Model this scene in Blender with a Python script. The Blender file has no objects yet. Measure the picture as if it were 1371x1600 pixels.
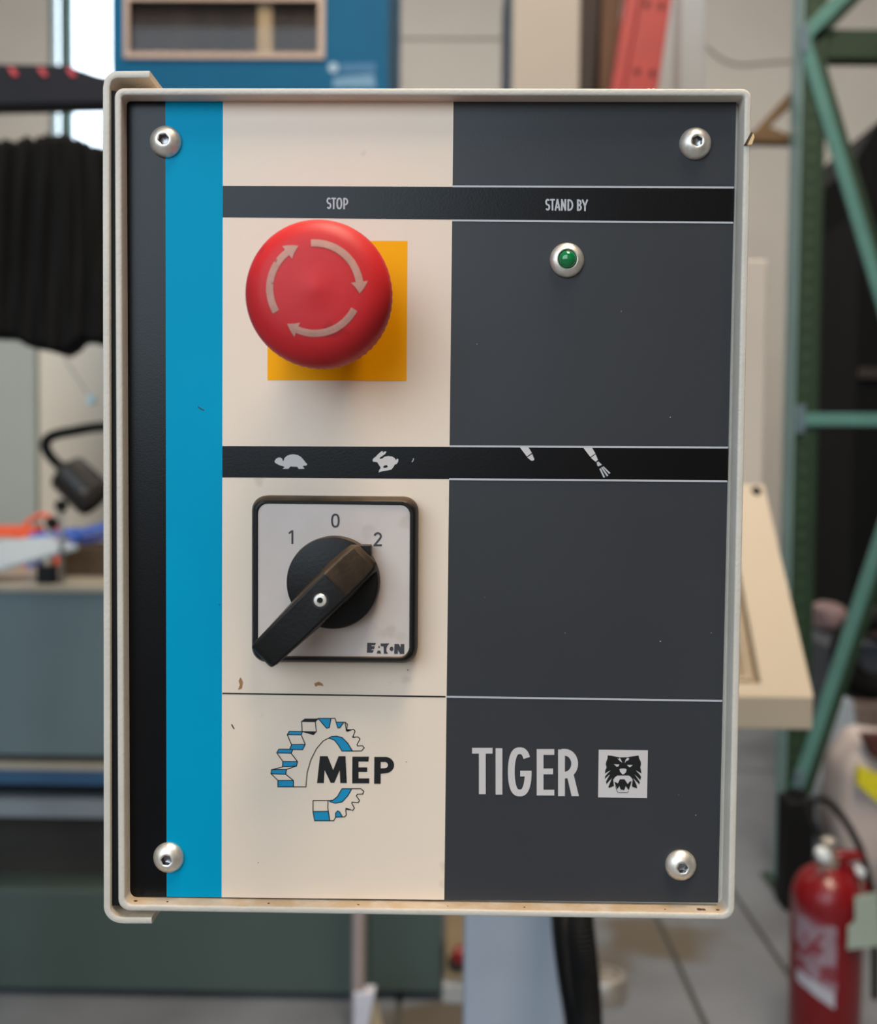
import bpy, bmesh, math, random
from mathutils import Vector, Matrix
from mathutils.geometry import tessellate_polygon
random.seed(7)
S = bpy.context.scene
COL = S.collection
PI = math.pi

# ------------------------------------------------------------------ camera
F, CX, CY = 1500.0, 685.5, 800.0            # focal length in photo pixels (1371 x 1600)
CAM = Vector((0.0, -0.30, 1.35))
pit, yaw, rol = 0.03879742, -0.01316966, 0.00967306
fwd = Vector((math.sin(yaw)*math.cos(pit), math.cos(yaw)*math.cos(pit), -math.sin(pit)))
r0 = Vector((math.cos(yaw), -math.sin(yaw), 0)); u0 = r0.cross(fwd)
rgt = math.cos(rol)*r0 + math.sin(rol)*u0
upv = -math.sin(rol)*r0 + math.cos(rol)*u0
cd = bpy.data.cameras.new('camera'); co = bpy.data.objects.new('camera', cd); COL.objects.link(co)
m = Matrix.Identity(4)
for i in range(3):
    m[i][0], m[i][1], m[i][2], m[i][3] = rgt[i], upv[i], -fwd[i], CAM[i]
co.matrix_world = m
cd.sensor_fit = 'VERTICAL'; cd.sensor_height = 36.0; cd.sensor_width = 36.0*1371/1600
cd.lens = 36.0*F/1600
cd.clip_start = 0.01; cd.clip_end = 200
cd.dof.use_dof = True; cd.dof.focus_distance = 0.30; cd.dof.aperture_fstop = 9.4
S.camera = co

# ------------------------------------------------------------------ light
S.view_settings.view_transform = 'Standard'; S.view_settings.look = 'None'
S.view_settings.gamma = 1.0; S.view_settings.use_curve_mapping = False
S.view_settings.exposure = 0.47
w = bpy.data.worlds.new('sky'); S.world = w; w.use_nodes = True
bg = w.node_tree.nodes['Background']
bg.inputs[0].default_value = (0.72, 0.87, 1.0, 1); bg.inputs[1].default_value = 3.3

def area(name, loc, aim, sx, sy, power, col):
    l = bpy.data.lights.new(name, 'AREA'); l.shape = 'RECTANGLE'; l.size = sx; l.size_y = sy
    l.energy = power; l.color = col
    o = bpy.data.objects.new(name, l); COL.objects.link(o); o.location = loc
    o.rotation_euler = (Vector(aim)-Vector(loc)).to_track_quat('-Z', 'Y').to_euler()
    return o
# the hall is open to the sky through a long glazed bay in the wall behind the camera
BAY = (-6.8, -0.1, 1.75, 6.9)                  # x0, x1, z0, z1
YW = -5.0
pt = area('bay_portal', ((BAY[0]+BAY[1])/2, YW, (BAY[2]+BAY[3])/2), ((BAY[0]+BAY[1])/2, 5, (BAY[2]+BAY[3])/2), BAY[1]-BAY[0], BAY[3]-BAY[2], 1, (1, 1, 1))
pt.data.cycles.is_portal = True
area('unseen_overhead_light', (0.6, -0.6, 6.6), (0.3, 0.5, 0), 1.6, 4.0, 330, (1.0, 0.84, 0.66))
area('unseen_overhead_light', (0.0, 6.5, 8.8), (0.0, 9.0, 0), 14.0, 2.0, 620, (1.0, 0.95, 0.89))  # added light out of view, brightens the back wall

def at(px, py, Y):
    d = (px-CX)/F*rgt - (py-CY)/F*upv + fwd
    return CAM + d*((Y-CAM.y)/d.y)
def dist(D): return D-0.30                   # distance from the camera -> world y

# ------------------------------------------------------------------ materials
def lin(c):
    return tuple((v/255/12.92 if v/255 <= 0.04045 else ((v/255+0.055)/1.055)**2.4) for v in c)
MATS = {}
def mat(name, rgb, rough=0.5, metal=0.0, var=0.08, scale=30.0, bump=0.0, bscale=None, dust_or_tint=None, tint_amt=0.8,
        spec=0.5, coat=0.0, spots=None, rvar=0.0, aniso=None):
    """procedural material: colour with noise variation, optional bump, dust on upward faces, dirt spots"""
    if name in MATS: return MATS[name]
    M = bpy.data.materials.new(name); M.use_nodes = True; MATS[name] = M
    nt = M.node_tree; N = nt.nodes; L = nt.links
    b = N['Principled BSDF']
    b.inputs['Roughness'].default_value = rough; b.inputs['Metallic'].default_value = metal
    b.inputs['Specular IOR Level'].default_value = spec; b.inputs['Coat Weight'].default_value = coat
    c = lin(rgb)
    tc = N.new('ShaderNodeTexCoord')
    nz = N.new('ShaderNodeTexNoise'); nz.inputs['Scale'].default_value = scale; nz.inputs['Detail'].default_value = 6
    vec = tc.outputs['Object']
    if aniso:
        mp = N.new('ShaderNodeMapping'); mp.inputs['Scale'].default_value = aniso
        L.new(vec, mp.inputs['Vector']); vec = mp.outputs['Vector']
    L.new(vec, nz.inputs['Vector'])
    rp = N.new('ShaderNodeValToRGB')
    rp.color_ramp.elements[0].position = 0.3; rp.color_ramp.elements[1].position = 0.7
    rp.color_ramp.elements[0].color = tuple(max(0, v*(1-var)) for v in c)+(1,)
    rp.color_ramp.elements[1].color = tuple(min(1, v*(1+var)) for v in c)+(1,)
    L.new(nz.outputs['Fac'], rp.inputs['Fac'])
    out = rp.outputs['Color']
    if spots:                                   # (rgb, scale, threshold)
        n2 = N.new('ShaderNodeTexNoise'); n2.inputs['Scale'].default_value = spots[1]; n2.inputs['Detail'].default_value = 3
        L.new(tc.outputs['Object'], n2.inputs['Vector'])
        r2 = N.new('ShaderNodeValToRGB'); r2.color_ramp.elements[0].position = spots[2]; r2.color_ramp.elements[1].position = spots[2]+0.06
        L.new(n2.outputs['Fac'], r2.inputs['Fac'])
        mx = N.new('ShaderNodeMix'); mx.data_type = 'RGBA'
        L.new(r2.outputs['Color'], mx.inputs[0]); L.new(out, mx.inputs[6]); mx.inputs[7].default_value = lin(spots[0])+(1,)
        out = mx.outputs[2]
    if dust_or_tint:
        ge = N.new('ShaderNodeNewGeometry'); sx = N.new('ShaderNodeSeparateXYZ'); L.new(ge.outputs['Normal'], sx.inputs[0])
        mr = N.new('ShaderNodeMapRange'); mr.inputs['From Min'].default_value = 0.35; mr.inputs['From Max'].default_value = 0.95
        mr.inputs['To Max'].default_value = tint_amt
        L.new(sx.outputs['Z'], mr.inputs['Value'])
        n3 = N.new('ShaderNodeTexNoise'); n3.inputs['Scale'].default_value = 160; n3.inputs['Detail'].default_value = 4
        L.new(tc.outputs['Object'], n3.inputs['Vector'])
        ml = N.new('ShaderNodeMath'); ml.operation = 'MULTIPLY'
        m2 = N.new('ShaderNodeMapRange'); m2.inputs['From Min'].default_value = 0.3; m2.inputs['From Max'].default_value = 0.6
        m2.inputs['To Min'].default_value = 0.45
        L.new(n3.outputs['Fac'], m2.inputs['Value'])
        L.new(mr.outputs['Result'], ml.inputs[0]); L.new(m2.outputs['Result'], ml.inputs[1])
        mx = N.new('ShaderNodeMix'); mx.data_type = 'RGBA'
        L.new(ml.outputs[0], mx.inputs[0]); L.new(out, mx.inputs[6]); mx.inputs[7].default_value = lin(dust_or_tint)+(1,)
        out = mx.outputs[2]
    L.new(out, b.inputs['Base Color'])
    if rvar:
        mr = N.new('ShaderNodeMapRange'); mr.inputs['To Min'].default_value = max(0.02, rough-rvar); mr.inputs['To Max'].default_value = min(1, rough+rvar)
        L.new(nz.outputs['Fac'], mr.inputs['Value']); L.new(mr.outputs['Result'], b.inputs['Roughness'])
    if bump:
        nb = N.new('ShaderNodeTexNoise'); nb.inputs['Scale'].default_value = bscale or scale; nb.inputs['Detail'].default_value = 3
        L.new(vec, nb.inputs['Vector'])
        bp = N.new('ShaderNodeBump'); bp.inputs['Strength'].default_value = bump; bp.inputs['Distance'].default_value = 0.0004
        L.new(nb.outputs['Fac'], bp.inputs['Height']); L.new(bp.outputs['Normal'], b.inputs['Normal'])
    return M

# ------------------------------------------------------------------ object helpers
def link(name, me, parent=None, mt=None, smooth=False):
    o = bpy.data.objects.new(name, me); COL.objects.link(o)
    if mt: me.materials.append(mt)
    if smooth:
        for p in me.polygons: p.use_smooth = True
    if parent:
        o.parent = parent
        o.matrix_parent_inverse = parent.matrix_basis.inverted() if parent.parent is None else Matrix.Identity(4)
        if parent.parent is not None:
            o.matrix_parent_inverse = (parent.parent.matrix_basis @ parent.matrix_parent_inverse.inverted().inverted()).inverted() if False else Matrix.Identity(4)
    return o
# every root Empty keeps an identity basis apart from its location; parts are built in world
# coordinates and shifted by that location, so that the parenting stays trivial.
def root(name, loc, label, cat, group=None):
    o = bpy.data.objects.new(name, None); COL.objects.link(o); o.location = loc
    o.empty_display_size = 0.05
    tag(o, label, cat, group); return o
def tag(o, label=None, cat=None, group=None, kind=None):
    if label: o['label'] = label
    if cat: o['category'] = cat
    if group: o['group'] = group
    if kind: o['kind'] = kind
    return o
def base_of(p):
    v = Vector((0, 0, 0))
    while p is not None:
        v = v + Vector(p.location); p = p.parent
    return v
def obj(name, bm, mt, parent=None, smooth=False, label=None, auto=None, bev=None):
    off = base_of(parent)
    bmesh.ops.recalc_face_normals(bm, faces=bm.faces)
    if parent is None:                          # top-level mesh: origin at its base
        xs = [v.co.x for v in bm.verts]; ys = [v.co.y for v in bm.verts]; zs = [v.co.z for v in bm.verts]
        off = Vector(((min(xs)+max(xs))/2, (min(ys)+max(ys))/2, min(zs)))
    for v in bm.verts: v.co -= off
    me = bpy.data.meshes.new(name); bm.to_mesh(me); bm.free()
    me.materials.append(mt)
    if smooth or auto:
        for p in me.polygons: p.use_smooth = True
        if auto: me.set_sharp_from_angle(angle=math.radians(auto))
    o = bpy.data.objects.new(name, me); COL.objects.link(o)
    if parent is None: o.location = off
    else: o.parent = parent
    if bev:
        md = o.modifiers.new('bevel', 'BEVEL'); md.width = bev; md.segments = 3; md.limit_method = 'ANGLE'; md.angle_limit = math.radians(35)
    if label: o['label'] = label
    return o

def box(bm, x0, x1, y0, y1, z0, z1):
    vs = [bm.verts.new((x, y, z)) for x in (x0, x1) for y in (y0, y1) for z in (z0, z1)]
    for f in ((0,1,3,2), (4,6,7,5), (0,4,5,1), (2,3,7,6), (0,2,6,4), (1,5,7,3)):
        bm.faces.new([vs[i] for i in f])
    return vs
def B(*boxes):
    bm = bmesh.new()
    for b in boxes: box(bm, *b)
    return bm
def pbox(px0, py0, px1, py1, Y, depth, z0=None, z1=None, x0=None, x1=None):
    """box whose front face at plane Y covers the pixel rectangle"""
    ym = (py0+py1)/2; xm = (px0+px1)/2
    a = at(px0, ym, Y).x; b = at(px1, ym, Y).x
    t = at(xm, py0, Y).z; bt = at(xm, py1, Y).z
    return (a if x0 is None else x0, b if x1 is None else x1, Y, Y+depth, bt if z0 is None else z0, t if z1 is None else z1)
def hexa(bm, front, back):
    """front and back: four points each, same winding"""
    a = [bm.verts.new(p) for p in front]; b = [bm.verts.new(p) for p in back]
    bm.faces.new(a); bm.faces.new(b[::-1])
    n = len(a)
    for i in range(n): bm.faces.new((a[i], b[i], b[(i+1) % n], a[(i+1) % n]))
def slab_px(bm, pts, Y, depth):
    f = [at(x, y, Y) for x, y in pts]
    hexa(bm, f, [p+Vector((0, depth, 0)) for p in f])
def prism(bm, pts2, y0, y1):
    """closed (x,z) outline extruded in y"""
    hexa(bm, [Vector((x, y0, z)) for x, z in pts2], [Vector((x, y1, z)) for x, z in pts2])
def tube(bm, pts, rad, seg=12, rfun=None, cap=True):
    pts = [Vector(p) for p in pts]; rings = []
    n = len(pts); nrm = None
    for i, p in enumerate(pts):
        t = (pts[min(i+1, n-1)]-pts[max(i-1, 0)]).normalized()
        if nrm is None:
            nrm = t.orthogonal().normalized()
        nrm = (nrm - t*nrm.dot(t)).normalized()
        bi = t.cross(nrm)
        r = rfun(i) if rfun else rad
        rings.append([bm.verts.new(p + (nrm*math.cos(2*PI*k/seg)+bi*math.sin(2*PI*k/seg))*r) for k in range(seg)])
    for i in range(n-1):
        for k in range(seg):
            bm.faces.new((rings[i][k], rings[i][(k+1) % seg], rings[i+1][(k+1) % seg], rings[i+1][k]))
    if cap:
        bm.faces.new(rings[0][::-1]); bm.faces.new(rings[-1])
def smoothpath(pts, n=10):
    pts = [Vector(p) for p in pts]; out = []
    P = [pts[0]*2-pts[1]]+pts+[pts[-1]*2-pts[-2]]
    for i in range(1, len(P)-2):
        for k in range(n):
            t = k/n; a, b, c, d = P[i-1], P[i], P[i+1], P[i+2]
            out.append(0.5*((2*b)+(c-a)*t+(2*a-5*b+4*c-d)*t*t+(3*b-a-3*c+d)*t**3))
    out.append(pts[-1]); return out
def lathe(bm, origin, axis, prof, seg=48, rmod=None, close=True):
    """prof: (radius, height along axis)"""
    axis = Vector(axis).normalized(); e1 = Vector((1, 0, 0)) if abs(axis.x) < .9 else Vector((0, 0, 1))
    e1 = (e1-axis*e1.dot(axis)).normalized(); e2 = axis.cross(e1)
    rings = []
    for j, (r, h) in enumerate(prof):
        if r < 1e-9:
            rings.append([bm.verts.new(Vector(origin)+axis*h)]); continue
        ring = []
        for k in range(seg):
            a = 2*PI*k/seg; rr = r*(rmod(j, k) if rmod else 1)
            ring.append(bm.verts.new(Vector(origin)+axis*h+(e1*math.cos(a)+e2*math.sin(a))*rr))
        rings.append(ring)
    for i in range(len(rings)-1):
        A, Bq = rings[i], rings[i+1]
        for k in range(seg):
            k2 = (k+1) % seg
            if len(A) == 1: bm.faces.new((A[0], Bq[k2], Bq[k]))
            elif len(Bq) == 1: bm.faces.new((A[k], A[k2], Bq[0]))
            else: bm.faces.new((A[k], A[k2], Bq[k2], Bq[k]))
    if close:
        if len(rings[0]) > 1: bm.faces.new(rings[0])
        if len(rings[-1]) > 1: bm.faces.new(rings[-1][::-1])
def lathe_obj(name, origin, axis, prof, mt, parent, seg=48, rmod=None, auto=35, label=None):
    bm = bmesh.new(); lathe(bm, origin, axis, prof, seg, rmod); return obj(name, bm, mt, parent, auto=auto, label=label)

# flat print: contours in photo pixels laid onto the plane Y
def flat(name, shapes, Y, mt, parent, label=None):
    """shapes: list of [outer, hole, hole...] lists of pixel points"""
    bm = bmesh.new()
    for ci, cont in enumerate(shapes):
        Yk_ = Y-(ci % 4)*1.5e-5
        cs = [[at(x, y, Yk_) for x, y in c] for c in cont]
        allp = [p for c in cs for p in c]
        tri = tessellate_polygon(cs)
        vs = [bm.verts.new(p) for p in allp]
        for t in tri:
            try: bm.faces.new([vs[i] for i in t])
            except ValueError: pass
    for f in bm.faces:
        f.normal_update()
        if f.normal.y > 0: f.normal_flip()
    off = base_of(parent)
    for v in bm.verts: v.co -= off
    me = bpy.data.meshes.new(name); bm.to_mesh(me); bm.free(); me.materials.append(mt)
    o = bpy.data.objects.new(name, me); COL.objects.link(o); o.parent = parent
    if label: o['label'] = label
    return o

# ------------------------------------------------------------------ stroke lettering (pixel space)
def stroke(pts, wd, close=False):
    """outline polygon of a polyline of width wd"""
    n = len(pts); L_, R_ = [], []
    for i in range(n):
        if close: a, b, c = pts[i-1], pts[i], pts[(i+1) % n]
        else: a, b, c = pts[max(i-1, 0)], pts[i], pts[min(i+1, n-1)]
        def nn(p, q):
            d = (q[0]-p[0], q[1]-p[1]); l = math.hypot(*d) or 1; return (-d[1]/l, d[0]/l)
        n1 = nn(a, b) if (a != b) else nn(b, c); n2 = nn(b, c) if (b != c) else n1
        mx, my = n1[0]+n2[0], n1[1]+n2[1]; l = math.hypot(mx, my) or 1
        mx, my = mx/l, my/l; k = min(1/max(0.35, mx*n1[0]+my*n1[1]), 2.0)
        L_.append((b[0]+mx*wd/2*k, b[1]+my*wd/2*k)); R_.append((b[0]-mx*wd/2*k, b[1]-my*wd/2*k))
    if close: return [L_, R_]
    return [L_+R_[::-1]]
def arc(cx, cy, rx, ry, a0, a1, n=14):
    return [(cx+rx*math.cos(math.radians(a0+(a1-a0)*i/n)), cy+ry*math.sin(math.radians(a0+(a1-a0)*i/n))) for i in range(n+1)]
def sarc(cx, cy, rx, ry, a0, a1, n=14, e=.72):
    out = []
    for i in range(n+1):
        a = math.radians(a0+(a1-a0)*i/n); c, s_ = math.cos(a), math.sin(a)
        out.append((cx+rx*math.copysign(abs(c)**e, c), cy+ry*math.copysign(abs(s_)**.95, s_)))
    return out
def glyph(ch, x0, y0, x1, y1, wd, wh=None):
    """list of shapes for one capital inside the pixel box, stem width wd, bar width wh"""
    wh = wh or wd; h = wd/2; g = wh/2; W = x1-x0; H = y1-y0; xm = (x0+x1)/2; ym = (y0+y1)/2
    L, R, T, Bt = x0+h, x1-h, y0+g, y1-g
    s = []
    def st(p, ww=wd, close=False): s.append(stroke(p, ww, close))
    if ch == 'T': st([(x0, T), (x1, T)], wh); st([(xm, y0), (xm, y1)])
    elif ch == 'I': st([(xm, y0), (xm, y1)])
    elif ch == 'L': st([(L, y0), (L, y1)]); st([(x0, Bt), (x1, Bt)], wh)
    elif ch == 'E':
        st([(L, y0), (L, y1)])
        for yy, f in ((T, 1), (ym-H*.02, .93), (Bt, 1)): st([(x0, yy), (x0+W*f, yy)], wh)
    elif ch == 'O' or ch == '0': st(sarc(xm, ym, R-xm, Bt-ym, 0, 347, 28), wd, True)
    elif ch == 'P' or ch == 'R' or ch == 'B' or ch == 'D':
        st([(L, y0), (L, y1)])
        def bowl(ya, yb, xr):
            ry = (yb-ya)/2; rx = min(ry, (xr-L)*.75)
            st([(L, ya), (xr-rx, ya)]+arc(xr-rx, (ya+yb)/2, rx, ry, -90, 90, 14)+[(L, yb)], wd if ch != 'P' else wd)
        if ch == 'D': bowl(T, Bt, R)
        elif ch == 'B': bowl(T, ym-H*.01, R-W*.05); bowl(ym-H*.01, Bt, R)
        elif ch == 'P': bowl(T, y0+H*.60, R)
        else:
            bowl(T, y0+H*.55, R-W*.04); s.append([[(xm-W*.10, y0+H*.52), (xm-W*.10+wd*1.0, y0+H*.50), (x1, y1), (x1-wd*1.08, y1)]])
    elif ch == 'A':
        st([(x0+h*.8, y1), (xm, y0)]); st([(x1-h*.8, y1), (xm, y0)]); st([(x0+W*.22, y0+H*.7), (x1-W*.22, y0+H*.7)], wh)
    elif ch == 'N': st([(L, y0), (L, y1)]); st([(R, y0), (R, y1)]); st([(L, y0+g), (R, y1-g)])
    elif ch == 'Y': st([(x0+h*.8, y0), (xm, y0+H*.55)]); st([(x1-h*.8, y0), (xm, y0+H*.55)]); st([(xm, y0+H*.5), (xm, y1)])
    elif ch == 'S':
        ry1 = (ym-T)/2; ry2 = (Bt-ym)/2
        st(arc(xm, T+ry1, R-xm, ry1, -35, -180, 12)+arc(xm, T+ry1, R-xm, ry1, -200, -255, 5)
           + arc(xm, Bt-ry2, R-xm, ry2, -75, 0, 6)+arc(xm, Bt-ry2, R-xm, ry2, 20, 150, 10))
    elif ch == 'G':
        st(sarc(xm, ym, R-xm, Bt-ym, -40, -180, 18)+sarc(xm, ym, R-xm, Bt-ym, -188, -345, 18)+[(R, ym+g)])
        st([(xm+W*.02, ym+g*.6), (x1, ym+g*.6)], wh)
    elif ch == '1': st([(x0+W*.55, y0), (x0+W*.55, y1)]); st([(x0, y0+H*.24), (x0+W*.45, y0+H*.06)], wd*.9)
    elif ch == '2':
        st(arc(xm, y0+W*.5, R-xm, W*.5-g, 190, 385, 14)+[(L, Bt)]); st([(x0, Bt), (x1, Bt)], wh)
    return s
def word(glyphs, wd, wh=None):
    out = []
    for ch, x0, y0, x1, y1 in glyphs: out += glyph(ch, x0, y0, x1, y1, wd, wh)
    return out

#==================================================================== palette
cream   = mat('cream_powder_coat', (206, 197, 184), .42, var=.05, scale=90, bump=.35, bscale=900, dust_or_tint=(176, 142, 98), tint_amt=.75)
m_white = mat('white_film', (234, 213, 192), .45, var=.03, scale=14, bump=.05, bscale=1500, spots=((214, 192, 172), 55, .70))
m_dark  = mat('anthracite_film', (54, 55, 58), .38, var=.06, scale=20, bump=.06, bscale=1500, spec=.30)
m_black = mat('black_film', (4, 4, 6), .30, var=.08, scale=25, bump=.06, bscale=1500, spec=.27)
m_blue  = mat('blue_film', (0, 150, 190), .45, var=.04, scale=12, bump=.05, bscale=1500, spec=.05)
m_print = mat('pale_print', (204, 196, 192), .5, var=.03, scale=60)
m_printg = mat('grey_print', (182, 182, 186), .5, var=.03, scale=60)
m_ink   = mat('black_ink', (14, 14, 15), .45, var=.05, scale=60)
m_inkg  = mat('grey_ink', (58, 56, 58), .5, var=.06, scale=200)
m_lblue = mat('logo_blue', (0, 140, 184), .45, var=.03, scale=60)
m_logow = mat('logo_white', (226, 210, 194), .45, var=.03, scale=14)
m_yel   = mat('yellow_film', (255, 172, 0), .45, var=.05, scale=30, spec=.1)
m_red   = mat('red_plastic', (200, 36, 40), .5, var=.06, scale=45, bump=.1, bscale=500, spots=((176, 34, 40), 120, .66), dust_or_tint=(214, 66, 44), tint_amt=.35, spec=.3)  # upward faces tinted orange-red
m_arrow = mat('faded_arrow_print', (186, 132, 116), .55, var=.12, scale=300, spots=((150, 70, 66), 260, .62))
m_steel = mat('zinc_steel', (232, 224, 212), .46, .85, var=.12, scale=350, bump=.12, bscale=700, rvar=.1)
m_socket = mat('socket_steel', (150, 150, 152), .3, 1.0, var=.15, scale=500)
m_blkpl = mat('black_plastic', (21, 19, 18), .45, var=.15, scale=120, bump=.2, bscale=900, dust_or_tint=(104, 82, 60), tint_amt=.85, spec=.25)
m_sil   = mat('brushed_silver_label', (208, 193, 184), .45, .08, var=.05, scale=60, spots=((197, 181, 170), 70, .64))
m_green = mat('green_lens', (0, 120, 62), .12, var=.1, scale=300, coat=.6)
m_rubber = mat('black_rubber', (13, 13, 14), .6, var=.15, scale=60, spec=.22)

#==================================================================== structure
YB = dist(13.0)
m_floor = mat('worn_concrete', (102, 106, 112), .62, var=.22, scale=2.6, bump=.6, bscale=9, spots=((84, 76, 64), 1.7, .62))
m_joint = mat('floor_joint', (72, 72, 70), .8, var=.15, scale=8)
fl = obj('floor', B((-9, 9, YW, YB+.3, -.2, -.012)), m_joint); tag(fl, kind='structure')
xs = [-9, -6.4, -4.2, -2.4, -1.2, -.12, .64, .93, 2.0, 3.6, 5.8, 9]
ysl = [YW, -1.2, 1.55, 4.1, 7.0, 10.0, YB+.3]
for i in range(len(xs)-1):
    for j in range(len(ysl)-1):
        g = .008
        o = obj('concrete_slab', B((xs[i]+g, xs[i+1]-g, ysl[j]+g, ysl[j+1]-g, -.012, 0)), m_floor, fl)

m_wall = mat('beige_plaster', (184, 177, 168), .85, var=.05, scale=.8, bump=.3, bscale=30, spots=((170, 160, 150), .9, .63))
m_wallj = mat('wall_joint', (164, 156, 148), .9, var=.05, scale=2)
wz = at(700, 61, YB).z
wl, wr = at(76.5, 150, YB).x, at(190, 150, YB).x
wb, wt = at(120, 262, YB).z, 9.2
bmw = bmesh.new()
box(bmw, -9, 9, YB+.04, YB+.3, 0, wb); box(bmw, -9, 9, YB+.04, YB+.3, wt, 9.6)
box(bmw, -9, wl, YB+.04, YB+.3, wb, wt); box(bmw, wr, 9, YB+.04, YB+.3, wb, wt)
wall = obj('wall_back', bmw, m_wallj); tag(wall, kind='structure')
# render panels of the wall, the joints between them recessed
def wpanel(x0, x1, z0, z1): obj('wall_panel', B((x0, x1, YB, YB+.04, z0, z1)), m_wall, wall)
cols = []
wpanel(-9, wl, 0, 9.6)
for a, b in zip(cols[:-1], cols[1:]):
    wpanel(a+.01, b-(.01 if b != wl else 0), .0, wb-.015); wpanel(a+.01, b-(.01 if b != wl else 0), wb+.0, wz-.015); wpanel(a+.01, b-(.01 if b != wl else 0), wz+.015, 9.6)
wpanel(wl+.01, wr-.01, 0, wb-.015); wpanel(wl+.01, wr-.01, wt+.01, 9.6)
wpanel(1.25, 9, 0, 9.6)
cols = [wr, -2.6, 1.22]
for a, b in zip(cols[:-1], cols[1:]):
    wpanel(a+(.015 if a != wr else 0), b-.015, 0, 3.4-.015); wpanel(a+(.015 if a != wr else 0), b-.015, 3.4, wz-.015); wpanel(a+(.015 if a != wr else 0), b-.015, wz+.015, 9.6)
m_base = mat('red_brown_skirting', (112, 58, 34), .7, var=.15, scale=4)
bb = obj('baseboard_back', B((-9, 9, YB-.03, YB, 0, .12)), m_base); tag(bb, kind='structure')

m_wp = mat('hall_plaster', (150, 142, 134), .9, var=.05, scale=.8)
bmf = bmesh.new()
box(bmf, -9, BAY[0], YW-.25, YW, 0, 9.6); box(bmf, BAY[1], 9, YW-.25, YW, 0, 9.6)
box(bmf, BAY[0], BAY[1], YW-.25, YW, 0, BAY[2]); box(bmf, BAY[0], BAY[1], YW-.25, YW, BAY[3], 9.6)
tag(obj('wall_front', bmf, m_wp), kind='structure')
tag(obj('wall_left', B((-9.25, -9, YW-.25, YB+.3, 0, 9.6)), m_wp), kind='structure')
tag(obj('wall_right', B((9, 9.25, YW-.25, YB+.3, 0, 9.6)), m_wp), kind='structure')
tag(obj('ceiling', B((-9.25, 9.25, YW-.25, YB+.3, 9.6, 9.8)), m_wp), kind='structure')

# window in the back wall
m_wf = mat('green_grey_window_frame', (62, 92, 88), .5, var=.08, scale=6)
mg = bpy.data.materials.new('window_glass'); mg.use_nodes = True
nt = mg.node_tree; nt.nodes.remove(nt.nodes['Principled BSDF'])
tr = nt.nodes.new('ShaderNodeBsdfTransparent'); gl = nt.nodes.new('ShaderNodeBsdfGlossy'); gl.inputs['Roughness'].default_value = .03
mxs = nt.nodes.new('ShaderNodeMixShader'); mxs.inputs[0].default_value = .06
nt.links.new(tr.outputs[0], mxs.inputs[1]); nt.links.new(gl.outputs[0], mxs.inputs[2]); nt.links.new(mxs.outputs[0], nt.nodes['Material Output'].inputs['Surface'])
win = bpy.data.objects.new('window_1', None); COL.objects.link(win); win.location = ((wl+wr)/2, YB+.1, wb); tag(win, kind='structure')
mx0, mx1 = at(90.5, 60, YB).x, at(107.5, 60, YB).x
tz0, tz1 = at(120, 150, YB).z, at(120, 122, YB).z
fw = .03
obj('window_frame', B((wl, wl+fw, YB+.05, YB+.15, wb, wt), (wr-fw, wr, YB+.05, YB+.15, wb, wt), (wl+fw, wr-fw, YB+.05, YB+.15, wb, wb+fw), (wl+fw, wr-fw, YB+.05, YB+.15, wt-fw, wt)), m_wf, win)
obj('mullion', B((mx0, mx1, YB+.05, YB+.16, wb+fw, wt-fw)), m_wf, win)
for a, b in ((wl+fw, mx0), (mx1, wr-fw)):
    obj('transom', B((a, b, YB+.06, YB+.15, tz0, tz1)), m_wf, win)
    for c, d in ((wb+fw, tz0), (tz1, wt-fw)):
        obj('pane', B((a, b, YB+.10, YB+.106, c, d)), mg, win)

#==================================================================== THE CONTROL BOX
YR = -.0052                                       # front edge of the box wall
CB = root('control_box', (at(665, 1430, .05).x, .05, at(665, 1437, YR).z), 'cream metal control box with blue, white and anthracite front panel, bolted to a stand', 'control box')

def rrect(corners, rads, n=6):
    """rounded quad through world (x,z) corners TL TR BR BL"""
    out = []
    c = [Vector(p) for p in corners]
    for i in range(4):
        p = c[i]; a = (c[i-1]-p).normalized(); b = (c[(i+1) % 4]-p).normalized(); r = rads[i]
        p1 = p+a*r; p2 = p+b*r; cen = p+a*r+b*r
        for k in range(n+1):
            t = k/n*PI/2
            out.append(cen - b*r*math.cos(t) - a*r*math.sin(t))
    return out
def inset(c, d):
    x = [(c[0][0]+d, c[0][1]-d), (c[1][0]-d, c[1][1]-d), (c[2][0]-d, c[2][1]+d), (c[3][0]+d, c[3][1]+d)]
    return x
qc = [(lambda p: (p.x, p.z))(at(*q, YR)) for q in ((178.5, 137), (1175.5, 138), (1148.5, 1438), (184.5, 1423.5))]
TH = .0021
bm = bmesh.new()
def ringverts(cor, rads, y): return [bm.verts.new((p.x, y, p.y)) for p in rrect(cor, rads)]
ro = (.0028, .0028, .0036, .0036); ri = (.0012, .0010, .0024, .0024)
e = .0005
loops = [ringverts(qc, ro, .105), ringverts(qc, ro, YR+e), ringverts(inset(qc, e*.3), ro, YR+e*.35), ringverts(inset(qc, e), ro, YR),
         ringverts(inset(qc, TH-e), ri, YR), ringverts(inset(qc, TH-e*.3), ri, YR+e*.35), ringverts(inset(qc, TH), ri, YR+e), ringverts(inset(qc, TH), ri, .0016),
         ringverts(inset(qc, .016), ri, .0016), ringverts(inset(qc, .016), ri, .003), ringverts(inset(qc, TH), ri, .003), ringverts(inset(qc, TH), ri, .1029)]
for a, b in zip(loops[:-1], loops[1:]):
    for k in range(len(a)):
        k2 = (k+1) % len(a); bm.faces.new((a[k], a[k2], b[k2], b[k]))
bm.faces.new(loops[0][::-1]); bm.faces.new(loops[-1])
shell = obj('box_shell', bm, cream, CB, auto=40, label='cream powder coated sheet metal housing')

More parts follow.
